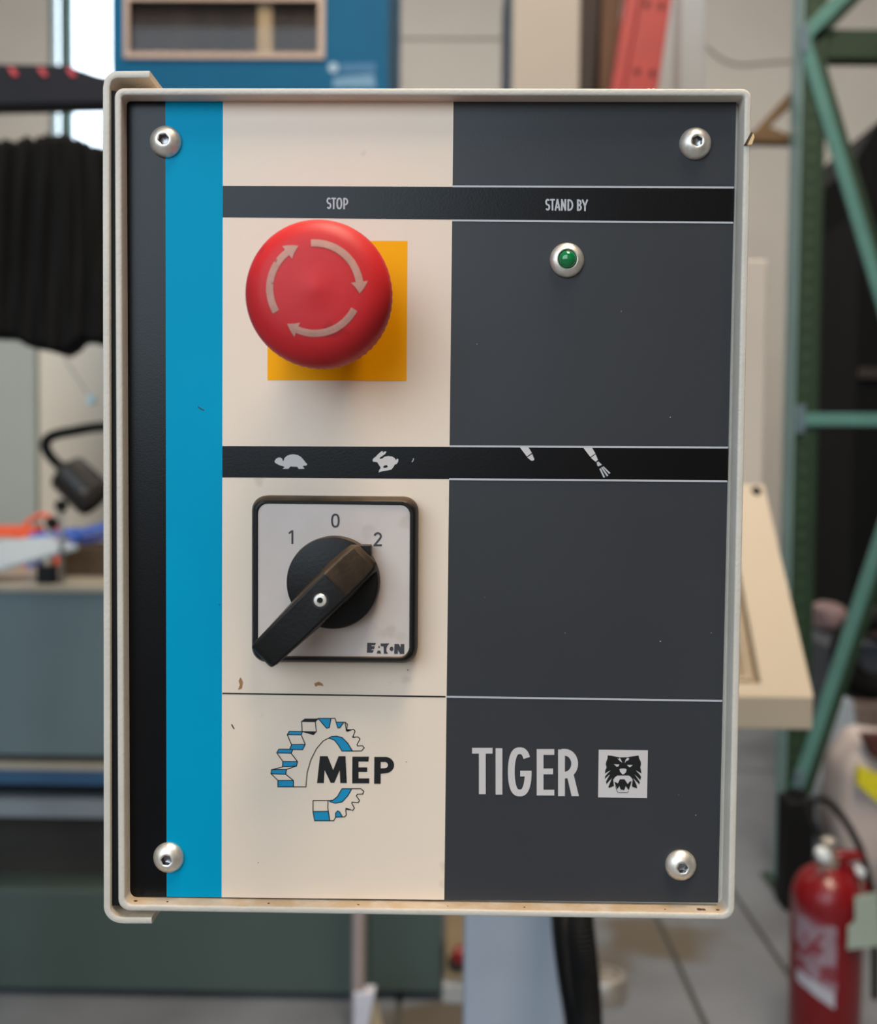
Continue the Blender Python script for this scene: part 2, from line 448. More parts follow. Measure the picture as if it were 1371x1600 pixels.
# second, rear shell that wraps the left side
Yk = -.0045
path = [(237, 1438.5), (196, 1438.5)] + [(a, b) for a, b in arc(190, 1417, 23, 21, 95, 178, 8)] + [(166.4, 800), (165.5, 300), (165.8, 136)] + arc(184, 134, 17.5, 18, 184, 270, 8) + [(233.5, 115.6)]
c3 = [at(x, y, Yk) for x, y in path]
bm = bmesh.new(); t2 = .0011
L_, R_ = [], []
for i, p in enumerate(c3):
    t = (c3[min(i+1, len(c3)-1)]-c3[max(i-1, 0)]); t.y = 0; t.normalize(); n = Vector((-t.z, 0, t.x))
    L_.append(p+n*t2); R_.append(p-n*t2)
prof = []
ee = .00045
for A, Bq, s in ((L_, R_, 1),):
    for p, q in zip(L_, R_):
        d = (q-p).normalized()
        prof.append([p+Vector((0, .075, 0)), p+Vector((0, ee, 0)), p+d*ee*.3+Vector((0, ee*.3, 0)), p+d*ee, q-d*ee, q-d*ee*.3+Vector((0, ee*.3, 0)), q+Vector((0, ee, 0)), q+Vector((0, .075, 0))])
vv = [[bm.verts.new(p) for p in pr] for pr in prof]
for i in range(len(vv)-1):
    for k in range(7): bm.faces.new((vv[i][k], vv[i][k+1], vv[i+1][k+1], vv[i+1][k]))
    bm.faces.new((vv[i][7], vv[i][0], vv[i+1][0], vv[i+1][7]))
bm.faces.new(vv[0]); bm.faces.new(vv[-1][::-1])
obj('rear_cover', bm, cream, CB, auto=40, label='bent cream sheet metal cover wrapping the side of the box')
bm = bmesh.new(); slab_px(bm, [(170, 142), (180, 142), (186, 1415), (171, 1415)], -.0030, .03)  # black strip stands in for the shade inside the gap
obj('gap_shade_strip', bm, m_rubber, CB, label='black strip put in for the dark of the gap beside the box')

# front plate
pl = [(196, 156.5), (1151, 158.5), (1122.5, 1410.5), (201.5, 1400.5)]
bm = bmesh.new(); slab_px(bm, pl, 0.0, .0014)
plate = obj('front_plate', bm, m_dark, CB, label='flat printed front panel')
LY = 0.00006
def ln(pa, pb, y=None, x=None):
    if y is not None: t = (y-pa[1])/(pb[1]-pa[1]); return pa[0]+(pb[0]-pa[0])*t
    t = (x-pa[0])/(pb[0]-pa[0]); return pa[1]+(pb[1]-pa[1])*t
TOP = (pl[0], pl[1]); BOT = (pl[3], pl[2]); LEF = (pl[0], pl[3]); RIG = (pl[1], pl[2])
v1 = ((258.5, 157), (260.5, 1401)); v2 = ((348.5, 157), (346.5, 1402)); v3 = ((709, 157), (694.5, 1406))
def topx(v): return (v[0][0], ln(*TOP, x=v[0][0]))
def botx(v): return (v[1][0], ln(*BOT, x=v[1][0]))
flat('black_stripe', [[[pl[0], topx(v1), botx(v1), pl[3]]]], -LY, m_black, plate)
flat('blue_stripe', [[[topx(v1), topx(v2), botx(v2), botx(v1)]]], -LY, m_blue, plate)
flat('white_field', [[[topx(v2), topx(v3), botx(v3), botx(v2)]]], -LY, m_white, plate)
# the two black legend bands and the hairlines
def band(yl0, yr0, yl1, yr1):
    xl0, xl1 = ln(*v2, y=yl0), ln(*v2, y=yl1); xr0, xr1 = ln(*RIG, y=yr0)+.5, ln(*RIG, y=yr1)+.5
    flat('legend_band', [[[(xl0, yl0), (xr0, yr0), (xr1, yr1), (xl1, yl1)]]], -2*LY, m_black, plate)
band(290.5, 293.5, 339.5, 347.5); band(697, 699.5, 746, 751.5)
def hair(yl, yr, m_, xa=None, xb=None, wd=2.9):
    xa = ln(*v3, y=(yl+yr)/2) if xa is None else xa; xb = ln(*RIG, y=yr)-.5 if xb is None else xb
    xs_, xe_ = ln(*v2, y=yl), ln(*RIG, y=yr)
    ya = yl+(yr-yl)*(xa-xs_)/(xe_-xs_); yb = yl+(yr-yl)*(xb-xs_)/(xe_-xs_)
    flat('hairline', [stroke([(xa, ya), (xb, yb)], wd)], -3*LY, m_, plate)
hair(289.5, 293.0, m_printg); hair(341.5, 348.0, m_printg); hair(695.5, 699.3, m_printg); hair(746, 752.0, m_printg); hair(1083.5, 1095.2, m_printg)
hair(1083.5, 1095.2, m_ink, xa=347.5, xb=696.5, wd=2.4)
# pale vertical hairline at the white / anthracite border
TX = -3*LY
flat('legend_text', word([('S', 510.4, 308.6, 518, 326.6), ('T', 518, 308.8, 525.2, 326.8), ('O', 525.8, 308.8, 535, 327), ('P', 536.6, 309, 544.4, 327)], 2.5), TX, m_printg, plate, 'pale lettering STOP')
sb = [('S', 852.4, 310.6, 860, 329), ('T', 860, 310.8, 867.4, 329), ('A', 867, 311, 876, 329.2), ('N', 877, 311.2, 885, 329.2), ('D', 887, 311.4, 896.2, 329.4), ('B', 902, 311.6, 909.6, 329.6), ('Y', 909.4, 311.8, 919.4, 329.8)]
flat('legend_text', word(sb, 2.6), TX, m_printg, plate, 'pale lettering STAND BY')
flat('legend_text', word([('T', 738, 1168.5, 770, 1241), ('I', 774.5, 1169, 785.5, 1241.5), ('G', 794, 1168.5, 831, 1243.5), ('E', 839, 1170.5, 866.5, 1243), ('R', 872.5, 1171, 905, 1244)], 10.6, 9.0), TX, m_print, plate, 'large pale lettering TIGER')

# tortoise and hare: zoom factor of the tracing 4.57, origin (400,690)
def Z(pts, sc, ox, oy): return [(x/sc+ox, y/sc+oy) for x, y in pts]
tort = [(133,142),(142,124),(160,114),(176,114),(188,122),(194,142),(200,132),(206,116),(222,102),(244,93),(270,90),(300,96),(322,110),(342,132),(356,150),(368,162),(362,170),(334,174),(348,194),(306,195),(296,180),(246,178),(234,194),(190,195),(206,182),(190,174),(172,170),(152,160),(138,152)]
hare = [(833,132),(842,118),(858,106),(872,90),(896,70),(908,68),(906,80),(920,70),(934,72),(924,88),(902,104),(884,116),(888,124),(904,120),(920,108),(944,103),(972,106),(992,118),(1000,132),(1008,122),(1018,126),(1016,144),(1006,160),(992,164),(984,180),(968,200),(940,206),(908,210),(878,220),(880,206),(892,186),(880,168),(868,148),(852,144),(838,144)]
hole = [(908,180),(920,170),(936,168),(944,180),(930,188),(914,188)]
flat('tortoise_symbol', [[Z(tort, 4.57, 400, 690)]], TX, m_print, plate, 'white tortoise pictogram')
flat('hare_symbol', [[Z(hare, 4.57, 400, 690), Z(hole, 4.57, 400, 690)]], TX, m_print, plate, 'white hare pictogram')
z = lambda p: Z(p, 6.232, 780, 680)
noz = [[z([(204,118),(288,120),(320,172),(272,208)])], [z([(276,216),(324,182),(345,236),(330,250),(312,246)])]]
flat('nozzle_symbol', noz, TX, m_print, plate, 'white closed nozzle pictogram')
noz2 = [[z([(822,122),(906,122),(940,178),(890,212)])], [z([(895,220),(942,186),(964,240),(944,258),(930,250)])]]
flat('nozzle_symbol', noz2, TX, m_print, plate, 'white spraying nozzle pictogram')
flat('spray_symbol', [[z([(952,264),(970,256),(1004,288),(968,304),(958,296)])], [z([(978,328),(992,322),(1034,408),(1018,414)])], [z([(994,316),(1006,310),(1066,392),(1052,402)])], [z([(1008,308),(1020,304),(1086,368),(1074,378)])]], TX, m_printg, plate)

# ---- gear emblem with lettering MEP; tracing factor 5.7125, origin (400,1100)
g = lambda p: Z(p, 5.7125, 400, 1100)
outline = [(196,740),(196,682),(134,622),(140,585),(236,562),(236,512),(186,436),(204,404),(300,404),(318,364),(280,274),(298,244),(412,246),(408,156),(438,134),(548,134),(560,128),(706,128),(716,162),(796,162),(818,182),(808,240),(872,226),(886,244),(864,296),(912,294),(930,312),(902,368),(906,374),(952,372),(966,392),(944,418),(860,420),(768,420),(720,346),(650,304),(600,330),(540,400),(490,500),(458,610),(446,740)]
blues = [[(196,682),(334,682),(334,740),(196,740)], [(140,588),(272,584),(266,628),(134,622)], [(240,510),(370,514),(362,552),(232,560)], [(204,404),(330,406),(314,440),(186,436)], [(318,362),(440,360),(416,408),(300,406)], [(298,244),(414,246),(404,276),(280,274)],
         [(556,128),(670,130),(654,212),(630,216)], [(716,162),(784,164),(746,214),(732,214)], [(650,304),(676,290),(720,286),(770,300),(820,350),(862,418),(768,420),(730,360),(690,318)]]
greys = [[(438,136),(546,136),(532,158),(412,156)], [(414,246),(536,248),(514,274)], [(808,224),(870,228),(816,250)], [(864,290),(912,294),(870,304)]]
lines = [[(196,682),(134,622),(140,586),(238,562),(240,512),(186,436),(204,404),(302,404),(318,364),(280,274),(298,244),(412,246),(408,156),(438,134),(546,134),(560,128),(706,128),(716,162),(796,162),(818,182),(808,240),(872,226),(886,244),(864,296),(912,294),(930,312),(902,364),(906,374),(952,372),(966,392),(944,418),(862,420),(768,420)],
         [(768,420),(736,366),(700,322),(650,304),(600,330),(540,400),(490,500),(458,610),(446,740),(196,740),(196,682)],
         [(134,622),(266,628),(272,584)], [(266,628),(334,682),(334,740)], [(196,682),(334,682)], [(140,586),(272,584),(362,554)], [(238,512),(370,514),(362,554),(234,560)], [(186,436),(314,440),(370,514)], [(204,404),(330,406),(314,440)], [(330,406),(416,408),(440,360),(404,276),(280,274)], [(318,362),(440,360)], [(404,276),(414,246),(536,248),(514,274),(414,246)],
         [(408,156),(530,158),(540,248)], [(530,158),(556,130),(630,216),(654,212),(670,130)], [(716,162),(732,214),(748,214),(784,164)], [(650,304),(676,290),(720,286),(770,300),(820,350),(862,420)], [(808,240),(796,162)],
         [(510,862),(644,862),(642,930),(660,1042),(524,1042),(510,960),(510,862)], [(510,960),(650,958)], [(644,862),(690,858),(730,824),(768,756),(856,756),(936,756),(964,780),(954,804),(906,806),(896,820),(926,862),(912,880),(858,876),(856,886),(880,930),(864,950),(806,930),(802,944),(808,990),(790,1008),(712,1010),(694,1042),(660,1042)],
         [(856,756),(820,820),(770,874),(710,886),(656,870)], [(712,1010),(710,976),(730,954),(748,964),(772,1008)]]
low = [(510,862),(644,862),(690,858),(730,824),(768,756),(936,756),(964,780),(954,804),(906,806),(896,820),(926,862),(912,880),(858,876),(856,886),(880,930),(864,950),(806,930),(802,944),(808,990),(790,1008),(712,1010),(694,1042),(524,1042),(510,960)]
blues2 = [[(510,960),(648,958),(660,1042),(524,1042)], [(768,756),(856,756),(820,820),(770,874),(710,886),(650,870),(690,858),(730,824)], [(710,976),(730,954),(748,964),(772,1008),(712,1010)]]
greys2 = [[(804,928),(864,950),(802,944)]]
flat('gear_emblem', [[g(c)] for c in blues+blues2], -2*LY, m_lblue, plate, 'half gear emblem in blue and black line')
flat('gear_emblem_lines', [stroke(g(c), 1.3) for c in lines] + [[g(c)] for c in greys+greys2], -3*LY, m_ink, plate)
MEPs = [[g([(572,466),(640,466),(690,590),(738,466),(800,466),(812,706),(754,706),(748,590),(700,704),(668,704),(614,590),(606,706),(546,706)])]]
E_ = [[g([(862,470),(1010,470),(1004,514),(916,514),(916,566),(994,566),(994,606),(916,606),(916,664),(1012,664),(1012,708),(860,708)])]]
P_o = g([(1058,472),(1140,472)]) + g(arc(1150,545,84,74,-80,80,12)) + g([(1140,620),(1114,622),(1114,712),(1056,712)])
P_h = g([(1114,518),(1140,518)]) + g(arc(1146,545,34,29,-70,70,8)) + g([(1114,574)])
flat('maker_lettering', MEPs+E_+[[P_o, P_h]], -3*LY, m_ink, plate, 'bold black lettering MEP')

# ---- cat head emblem; tracing factor 13.057, origin (920,1160)
cz = lambda p: Z(p, 13.057, 920, 1160)
flat('cat_badge', [[cz([(208,148),(1212,160),(1195,1136),(195,1122)])]], -2*LY, m_print, plate, 'pale square badge with a snarling cat head')
head = [(392,264),(470,272),(560,292),(640,304),(780,304),(880,288),(1022,266),(1036,330),(1066,390),(1072,450),(1058,512),(1072,570),(1082,636),(1020,600),(960,566),(1040,650),(1074,700),(1060,770),(1000,710),(936,646),(1000,740),(1046,810),(1040,856),(980,800),(910,726),(950,800),(985,880),(992,940),(900,908),(884,890),(902,760),(860,700),(820,676),(590,676),(545,705),(505,760),(520,890),(420,930),(404,910),(440,820),(480,730),(420,790),(370,850),(356,800),(400,720),(440,650),(380,700),(335,750),(340,690),(400,620),(455,570),(390,600),(335,640),(345,560),(370,510),(352,440),(366,380),(388,330)]
eyes = [[(515,444),(632,450),(610,490),(575,496)], [(784,456),(904,458),(850,508),(820,498)], [(630,545),(660,532),(750,532),(778,550),(765,610),(720,650),(690,650),(645,600)], [(585,325),(620,340),(632,308),(660,345),(690,415),(650,390)], [(735,425),(760,345),(800,310),(832,330),(815,362),(770,380)]]
flat('cat_head', [[cz(head)]+[cz(h) for h in eyes]], -3*LY, m_ink, plate)
mouth = [(525,800),(600,835),(640,752),(735,752),(800,850),(840,800),(880,790),(860,860),(820,975),(760,890),(728,975),(655,960),(630,890),(585,955)]
flat('cat_mouth', [[cz(mouth)], stroke(cz([(545,880),(590,1010),(620,1025),(790,1025),(820,1000)]), .7)], -4*LY, m_ink, plate)

# little stains and scratches that show on the panel
m_stain = mat('brown_stain', (168, 118, 74), .7, var=.2, scale=400)
m_mark = mat('dark_mark', (60, 50, 46), .7, var=.2, scale=400)
flat('stain', [[[(373,1064),(376,1058),(380,1066),(378,1076),(372,1078),(375,1070)]]], -2*LY, m_stain, plate)
flat('stain', [[[(491,1068),(498,1065),(504,1068),(506,1072),(498,1071),(493,1073)]]], -2*LY, m_stain, plate)
flat('scratch', [stroke([(309,635),(314,639),(319,641)], 1.6)], -2*LY, m_ink, plate)
flat('scratch', [stroke([(362,1132),(366,1139)], 1.8)], -2*LY, m_mark, plate)
flat('scratch', [stroke([(644,722),(646,719),(646.5,716)], 1.2)], -3*LY, m_printg, plate)
rnd = random.Random(3)
for k in range(16):
    x, y = rnd.uniform(205, 1120), rnd.uniform(170, 1390); r = rnd.uniform(.5, 1.0)
    if (380 < x < 650 and (330 < y < 600 or 770 < y < 1040)): continue
    flat('dust_speck', [[arc(x, y, r, r*rnd.uniform(.6, 1.2), 0, 300, 5)]], -5*LY, m_printg if x > 710 or x < 258 else m_mark, plate)

# ---- socket head screws
def screw(px, py, rot):
    c = at(px, py, -.0015); o = Vector((c.x, 0, c.z)); R = .0049
    prof = [(R*.99, 0), (R, .0004), (R*.97, .0009), (R*.88, .0016), (R*.74, .0022), (R*.58, .0027), (R*.44, .0030), (R*.38, .0030)]
    bm = bmesh.new(); lathe(bm, o, (0, -1, 0), prof, 48, close=False)
    bm.verts.ensure_lookup_table()
    # hexagonal socket
    seg = 48
    rim = [v for v in bm.verts][-seg:]
    hexr = .0017
    def hp(a, rr):
        s = PI/3; aa = ((a-rot) % s)-s/2
        return rr*math.cos(PI/6)/math.cos(aa)
    ang = [2*PI*k/seg for k in range(seg)]
    e1, e2 = Vector((1, 0, 0)), Vector((0, -1, 0)).cross(Vector((1, 0, 0)))
    top = [bm.verts.new(o+Vector((0, -.0028, 0))+(e1*math.cos(a)+e2*math.sin(a))*hp(a, hexr)) for a in ang]
    for k in range(seg): bm.faces.new((rim[k], rim[(k+1) % seg], top[(k+1) % seg], top[k]))
    s = obj('screw', bm, m_steel, CB, auto=50, label='zinc plated button head socket screw')
    bm = bmesh.new()
    t = [bm.verts.new(o+Vector((0, -.0028, 0))+(e1*math.cos(a)+e2*math.sin(a))*hp(a, hexr)) for a in ang]
    b = [bm.verts.new(o+Vector((0, -.0008, 0))+(e1*math.cos(a)+e2*math.sin(a))*hp(a, hexr*.96)) for a in ang]
    for k in range(seg): bm.faces.new((t[k], t[(k+1) % seg], b[(k+1) % seg], b[k]))
    c0 = bm.verts.new(o+Vector((0, -.0003, 0)))
    for k in range(seg): bm.faces.new((b[k], b[(k+1) % seg], c0))
    obj('hex_socket', bm, m_socket, s, auto=25)
for p in ((257.5, 219.5, .2), (1088.5, 222.5, .5), (262, 1342, .9), (1065.5, 1354, .1)): screw(*p)

# ---- emergency stop
flat('stop_backplate', [[[(418.2, 376), (637, 376.5), (635.5, 595), (418.2, 594)]]], -2*LY, m_yel, plate, 'square yellow field behind the stop button')
p = at(496.5, 457, -.0295); O = Vector((p.x, 0, p.z)); RB = .0208
capprof = [(0, .0362), (.0015, .0361), (.004, .0357), (.008, .0354), (.012, .0351), (.015, .0345), (.0172, .0335), (.0189, .0318), (.0201, .0298), (.0207, .0275), (RB, .0258), (.02065, .0246), (.0207, .0240), (.0205, .0205), (.0198, .0192), (.0165, .0186), (.0115, .0184), (.0112, .0)]
def ribs(j, k): return 1.0 - (0.012*(0.5+0.5*math.cos(2*PI*k/4)) if 10 <= j <= 13 else 0)
stop = lathe_obj('emergency_stop_button', O, (0, -1, 0), capprof, m_red, CB, seg=240, rmod=ribs, auto=45, label='red mushroom emergency stop button with ribbed edge')
def cap_h(r):
    for (ra, ha), (rb, hb) in zip(capprof[:-1], capprof[1:]):
        if ra <= r <= rb: return ha+(hb-ha)*(r-ra)/(rb-ra)
    return .03
def arrow(a0, a1, a2, rm, wd, hw):
    """curved arrow on the cap; angles clockwise as seen, 0 = right"""
    bm = bmesh.new()
    def pt(a, r):
        a = math.radians(a); return bm.verts.new(O+Vector((r*math.cos(a), -(cap_h(r)+.00012), -r*math.sin(a))))
    rr = [rm-wd/2, rm-wd/4, rm, rm+wd/4, rm+wd/2]; n = 24; prev = None
    for i in range(n+1):
        a = a0+(a1-a0)*i/n; cur = [pt(a, r) for r in rr]
        if prev:
            for k in range(4): bm.faces.new((prev[k], prev[k+1], cur[k+1], cur[k]))
        prev = cur
    for i in range(4):                           # head
        f0, f1 = i/4, (i+1)/4
        def row(f): return [pt(a1+(a2-a1)*f, rm+hw*(1-f)*s) for s in (-1, -.5, 0, .5, 1)]
        A, Bq = row(f0), row(min(f1, .999))
        for k in range(4): bm.faces.new((A[k], A[k+1], Bq[k+1], Bq[k]))
    obj('arrow', bm, m_arrow, stop, label='pale curved turn-to-release arrow')
arrow(-95, -9, 6, .0124, .0020, .0023); arrow(27, 113, 128, .0122, .0019, .0021); arrow(149, 232, 249, .0124, .0020, .0023)

# ---- stand-by lamp
p = at(886.5, 406, -.001); o = Vector((p.x, 0, p.z))
lamp = lathe_obj('indicator_lamp', o, (0, -1, 0), [(.0052, 0), (.0053, .0006), (.0051, .0011), (.0042, .0020), (.0032, .0024), (.0029, .0022), (.0028, .0010)], m_steel, CB, 48, label='satin metal bezel with a green lens')
lathe_obj('lens', o, (0, -1, 0), [(.0028, .0008), (.0027, .0020), (.0024, .0028), (.0017, .0034), (.0008, .0037), (0, .0038)], m_green, lamp, 32, auto=60, label='green domed lens')

# ---- rotary selector switch
HS = .0082
fr_front = [(396.5, 780.5), (647, 783), (645.5, 1033), (396.5, 1031.5)]
cf = [(lambda p: (p.x, p.z))(at(*q, -HS)) for q in fr_front]
bm = bmesh.new()
def rv(cor, r, y): return [bm.verts.new((p.x, y, p.y)) for p in rrect(cor, (r,)*4, 6)]
d1 = .0012
loops = [rv(inset(cf, -d1), .0046, 0), rv(inset(cf, -d1), .0046, -HS+.0032), rv(inset(cf, -.0002), .0040, -HS+.0004), rv(inset(cf, .0002), .0038, -HS), rv(inset(cf, .0009), .0032, -HS), rv(inset(cf, .0013), .0030, -HS+.0009), rv(inset(cf, .0028), .0020, -HS+.0009)]
for a, b in zip(loops[:-1], loops[1:]):
    for k in range(len(a)): bm.faces.new((a[k], a[(k+1) % len(a)], b[(k+1) % len(a)], b[k]))
bm.faces.new(loops[0][::-1]); bm.faces.new(loops[-1])
sw = obj('selector_switch', bm, m_blkpl, CB, auto=40, label='rotary selector switch with square silver face')
YF = -HS+.0007
lab = [(lambda p: (p.x, p.z))(at(*q, YF)) for q in ((403, 787), (641, 789.5), (639.5, 1028.5), (402.5, 1026))]
bm = bmesh.new()
a = rv(lab, .0030, YF); b = rv(lab, .0030, YF+.0006)
for k in range(len(a)): bm.faces.new((a[k], a[(k+1) % len(a)], b[(k+1) % len(a)], b[k]))
bm.faces.new(a); bm.faces.new(b[::-1])
obj('face_plate', bm, m_sil, sw, label='silver face plate')
YT = YF-.00008
flat('digit', glyph('1', 451.5, 828.5, 461.5, 850, 3.1), YT, m_inkg, sw, 'grey numeral 1')
flat('digit', glyph('0', 517.5, 802.5, 531, 824.5, 3.1), YT, m_inkg, sw, 'grey numeral 0')
flat('digit', glyph('2', 584, 831.5, 597, 853.5, 3.1), YT, m_inkg, sw, 'grey numeral 2')
ez = lambda p: Z(p, 13.71, 560, 990)
eaton = [[ez([(192,196),(378,200),(362,250),(285,252),(285,268),(356,272),(338,335),(285,337),(285,352),(332,356),(308,412),(184,410)])],
         [ez([(446,248),(466,304),(426,304)])], [ez([(418,362),(472,364),(492,428),(394,424)])],
         [ez([(478,210),(670,210),(622,262),(602,320),(606,380),(640,430),(548,428),(544,276),(482,268)])],
         [ez(arc(714, 327, 42, 48, 0, 340, 16))],
         [ez([(776,220),(870,222),(908,300),(908,222),(988,224),(986,436),(898,436),(850,350),(848,434),(770,434)])]]
flat('maker_lettering', eaton, YT, m_inkg, sw, 'small dark lettering EATON')
p = at(519.8, 911, -.0135); o = Vector((p.x, 0, p.z))
lathe_obj('knob_disc', o, (0, -1, 0), [(.0139, .0072), (.0140, .0125), (.0137, .0134), (.0128, .0138), (.0, .0138)], m_blkpl, sw, 72, label='black round knob base')
# pointer nub
bm = bmesh.new(); slab_px(bm, [(562, 852), (579, 852), (580, 872), (566, 872)], -.0132, .005)
obj('pointer', bm, m_blkpl, sw, bev=.0003)
# lever: side profile (u along the lever, h height), u axis from pixels on the plane of its top
HT = .0262
mid_a = at(526, 913, -HT); mid_b = at(408, 1028, -HT)
U = (mid_b-mid_a); U.y = 0; LT = U.length; U.normalize(); V = Vector((-U.z, 0, U.x))
base = Vector((mid_a.x, 0, mid_a.z))
mu = at(562, 862, -.0165); ub = (Vector((mu.x, 0, mu.z))-base).dot(U)
hwid = (at(505, 895, -HT)-at(545.5, 931, -HT)).length/2
bm = bmesh.new()
def P3(u, h, v): return base+U*u+V*v+Vector((0, -h, 0))
sec = [  # u, h_top, h_bottom, half width top, half width bottom
    (ub-.0010, .0150, .0137, hwid*.72, hwid*.80), (ub+.0006, .0168, .0137, hwid*.95, hwid*1.12), (ub+.004, .0196, .0137, hwid*1.0, hwid*1.22),
    (-.0004, HT-.0008, .0137, hwid*1.0, hwid*1.28), (.0006, HT, .0137, hwid*1.0, hwid*1.27), (LT*.45, HT, .0137, hwid*.99, hwid*1.16), (LT*.62, HT, .0150, hwid*.98, hwid*1.08),
    (LT*.94, HT-.0002, .0185, hwid*.92, hwid*.96), (LT-.0003, HT-.0008, .0200, hwid*.86, hwid*.90), (LT+.0006, HT-.0022, .0215, hwid*.80, hwid*.82)]
rings = []
for u, ht, hb, wt_, wb_ in sec:
    c = .0005
    rings.append([bm.verts.new(P3(u, hb, -wb_)), bm.verts.new(P3(u, ht-c, -wt_)), bm.verts.new(P3(u, ht, -wt_+c)), bm.verts.new(P3(u, ht, wt_-c)), bm.verts.new(P3(u, ht-c, wt_)), bm.verts.new(P3(u, hb, wb_))])
for a, b in zip(rings[:-1], rings[1:]):
    for k in range(6): bm.faces.new((a[k], a[(k+1) % 6], b[(k+1) % 6], b[k]))
bm.faces.new(rings[0][::-1]); bm.faces.new(rings[-1])
obj('lever', bm, m_blkpl, sw, auto=40, bev=.0003, label='black turning lever dusty on its upper side')
p = at(500.5, 938, -HT); o = Vector((p.x, 0, p.z))
lathe_obj('lever_screw_well', o, (0, -1, 0), [(.0026, HT-.003), (.0026, HT+.00012), (.0020, HT+.00012), (.0020, HT-.0005)], m_ink, sw, 32)
lathe_obj('lever_screw', o, (0, -1, 0), [(.0020, HT-.003), (.0020, HT+.0000), (.0017, HT+.0003), (.0009, HT+.0004), (.0006, HT-.0006), (0, HT-.0008)], m_steel, sw, 32, label='small silver cross head screw')

# paint chip on the right edge, curled shaving on the top edge, dirt crumbs on the bottom ledge
m_chip = mat('pale_paint_flake', (226, 190, 140), .6, var=.1, scale=300)
m_bare = mat('brown_bare_metal', (74, 52, 34), .6, var=.3, scale=300)
bm = bmesh.new(); slab_px(bm, [(1166, 225), (1178, 208), (1180, 214), (1176, 226), (1170, 227)], YR-.0006, .0010); obj('paint_flake', bm, m_chip, CB, bev=.0002)
bm = bmesh.new(); slab_px(bm, [(1164, 226), (1174, 207), (1177, 207), (1168, 226)], YR-.0008, .0012); obj('paint_flake', bm, m_bare, CB)
pz = at(1017, 136.5, 0).z
zt = qc[0][1]+(qc[1][1]-qc[0][1])*.84
bm = bmesh.new(); c = at(1018, 136, -.002)
tube(bm, [(c.x-.0017+.0034*t/14, -.002+.0006*math.sin(t*1.1), zt+.0003+.0006*abs(math.sin(t*.55))) for t in range(15)], .00022, 6)
sh = obj('metal_shaving', bm, m_chip, None, smooth=True); tag(sh, 'tiny curled tan shaving lying on the top edge of the control box', 'shaving')
rnd = random.Random(5)
def crumb(px, py, r):
    zb = qc[3][1]+TH
    p = at(px, py, -.003); bm = bmesh.new(); bmesh.ops.create_icosphere(bm, subdivisions=1, radius=r)
    for v in bm.verts: v.co = Vector((v.co.x*rnd.uniform(.8, 1.8), v.co.y*.7, v.co.z*.6))+Vector((p.x, -.003, zb+r*.5))
    obj('dirt_crumb', bm, m_bare, CB)
for x, r in ((193, .0006), (212, .0005), (262, .0003), (420, .0003), (560, .0003), (700, .0002), (820, .0003), (1040, .0003), (1093, .0007), (1100, .0006), (1122, .0005)): crumb(x, 1410, r)

#==================================================================== THE STAND WITH DESK CONSOLE BEHIND THE BOX
m_cons = mat('cream_console_paint', (172, 158, 138), .5, var=.04, scale=8, dust_or_tint=(174, 154, 128), tint_amt=.5)
m_post = mat('pale_blue_grey_paint', (158, 166, 178), .5, var=.06, scale=9)
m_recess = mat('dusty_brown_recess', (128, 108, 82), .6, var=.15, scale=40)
Yn, Yf = dist(1.0), dist(1.166)
nr, frr = at(1272, 1090, Yn), at(1194, 757, Yf)
ns_l, fs_l = Vector((at(730, 1090, Yn).x, Yn, nr.z)), Vector((at(760, 757, Yf).x, Yf, frr.z))
nr.y, frr.y = Yn, Yf
lipz = at(1272, 1141, Yn).z
ST = root('console_stand', (at(795, 1600, dist(1.02)).x, Yn+.08, 0), 'cream sloping desk console on a pale blue-grey post behind the control box', 'machine stand')
# sloping frame with a recess
def S4(a, b): # parametric point on the sloping face: a across 0..1 (left to right), b up 0..1
    return ns_l.lerp(nr, a).lerp(fs_l.lerp(frr, a), b)
nrm = (nr-ns_l).cross(fs_l-ns_l).normalized()
if nrm.z < 0: nrm = -nrm
ra0, ra1, rb0, rb1 = .12, .856, .055, .70
bm = bmesh.new()
for q in (((0, 0), (1, 0), (1, rb0), (0, rb0)), ((0, rb1), (1, rb1), (1, 1), (0, 1)), ((0, rb0), (ra0, rb0), (ra0, rb1), (0, rb1)), ((ra1, rb0), (1, rb0), (1, rb1), (ra1, rb1))):
    f = [S4(*t) for t in q]; hexa(bm, f, [p-nrm*.014 for p in f])
desk = obj('desk_frame', bm, m_cons, ST)
bm = bmesh.new(); f = [S4(*t)-nrm*.010 for t in ((ra0, rb0), (ra1, rb0), (ra1, rb1), (ra0, rb1))]; hexa(bm, f, [p-nrm*.004 for p in f])
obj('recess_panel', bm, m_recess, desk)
for k, (da, db) in enumerate(((.022, .03), (.05, .065))):
    bm = bmesh.new(); w_ = .010
    a0_, a1_, b0_, b1_ = ra0+da, ra1-da, rb0+db, rb1-db
    for q in (((a0_, b0_), (a1_, b0_), (a1_, b0_+w_), (a0_, b0_+w_)), ((a1_-w_*.7, b0_+w_), (a1_, b0_+w_), (a1_, b1_), (a1_-w_*.7, b1_)), ((a0_, b0_+w_), (a0_+w_*.7, b0_+w_), (a0_+w_*.7, b1_), (a0_, b1_))):
        f = [S4(*t)-nrm*.008 for t in q]; hexa(bm, f, [p-nrm*.003 for p in f])
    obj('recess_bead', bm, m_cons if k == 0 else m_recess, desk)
bm = bmesh.new()
prism_pts = [(ns_l.x, Yn, lipz), (nr.x, Yn, lipz), (nr.x, Yn, nr.z), (ns_l.x, Yn, nr.z)]
f = [Vector(p) for p in prism_pts]
hexa(bm, f, [p+Vector((0, .012, 0)) for p in f])
box(bm, ns_l.x, nr.x, Yn+.012, Yf+.04, lipz, lipz+.012)
obj('desk_body', bm, m_cons, ST, bev=.002)
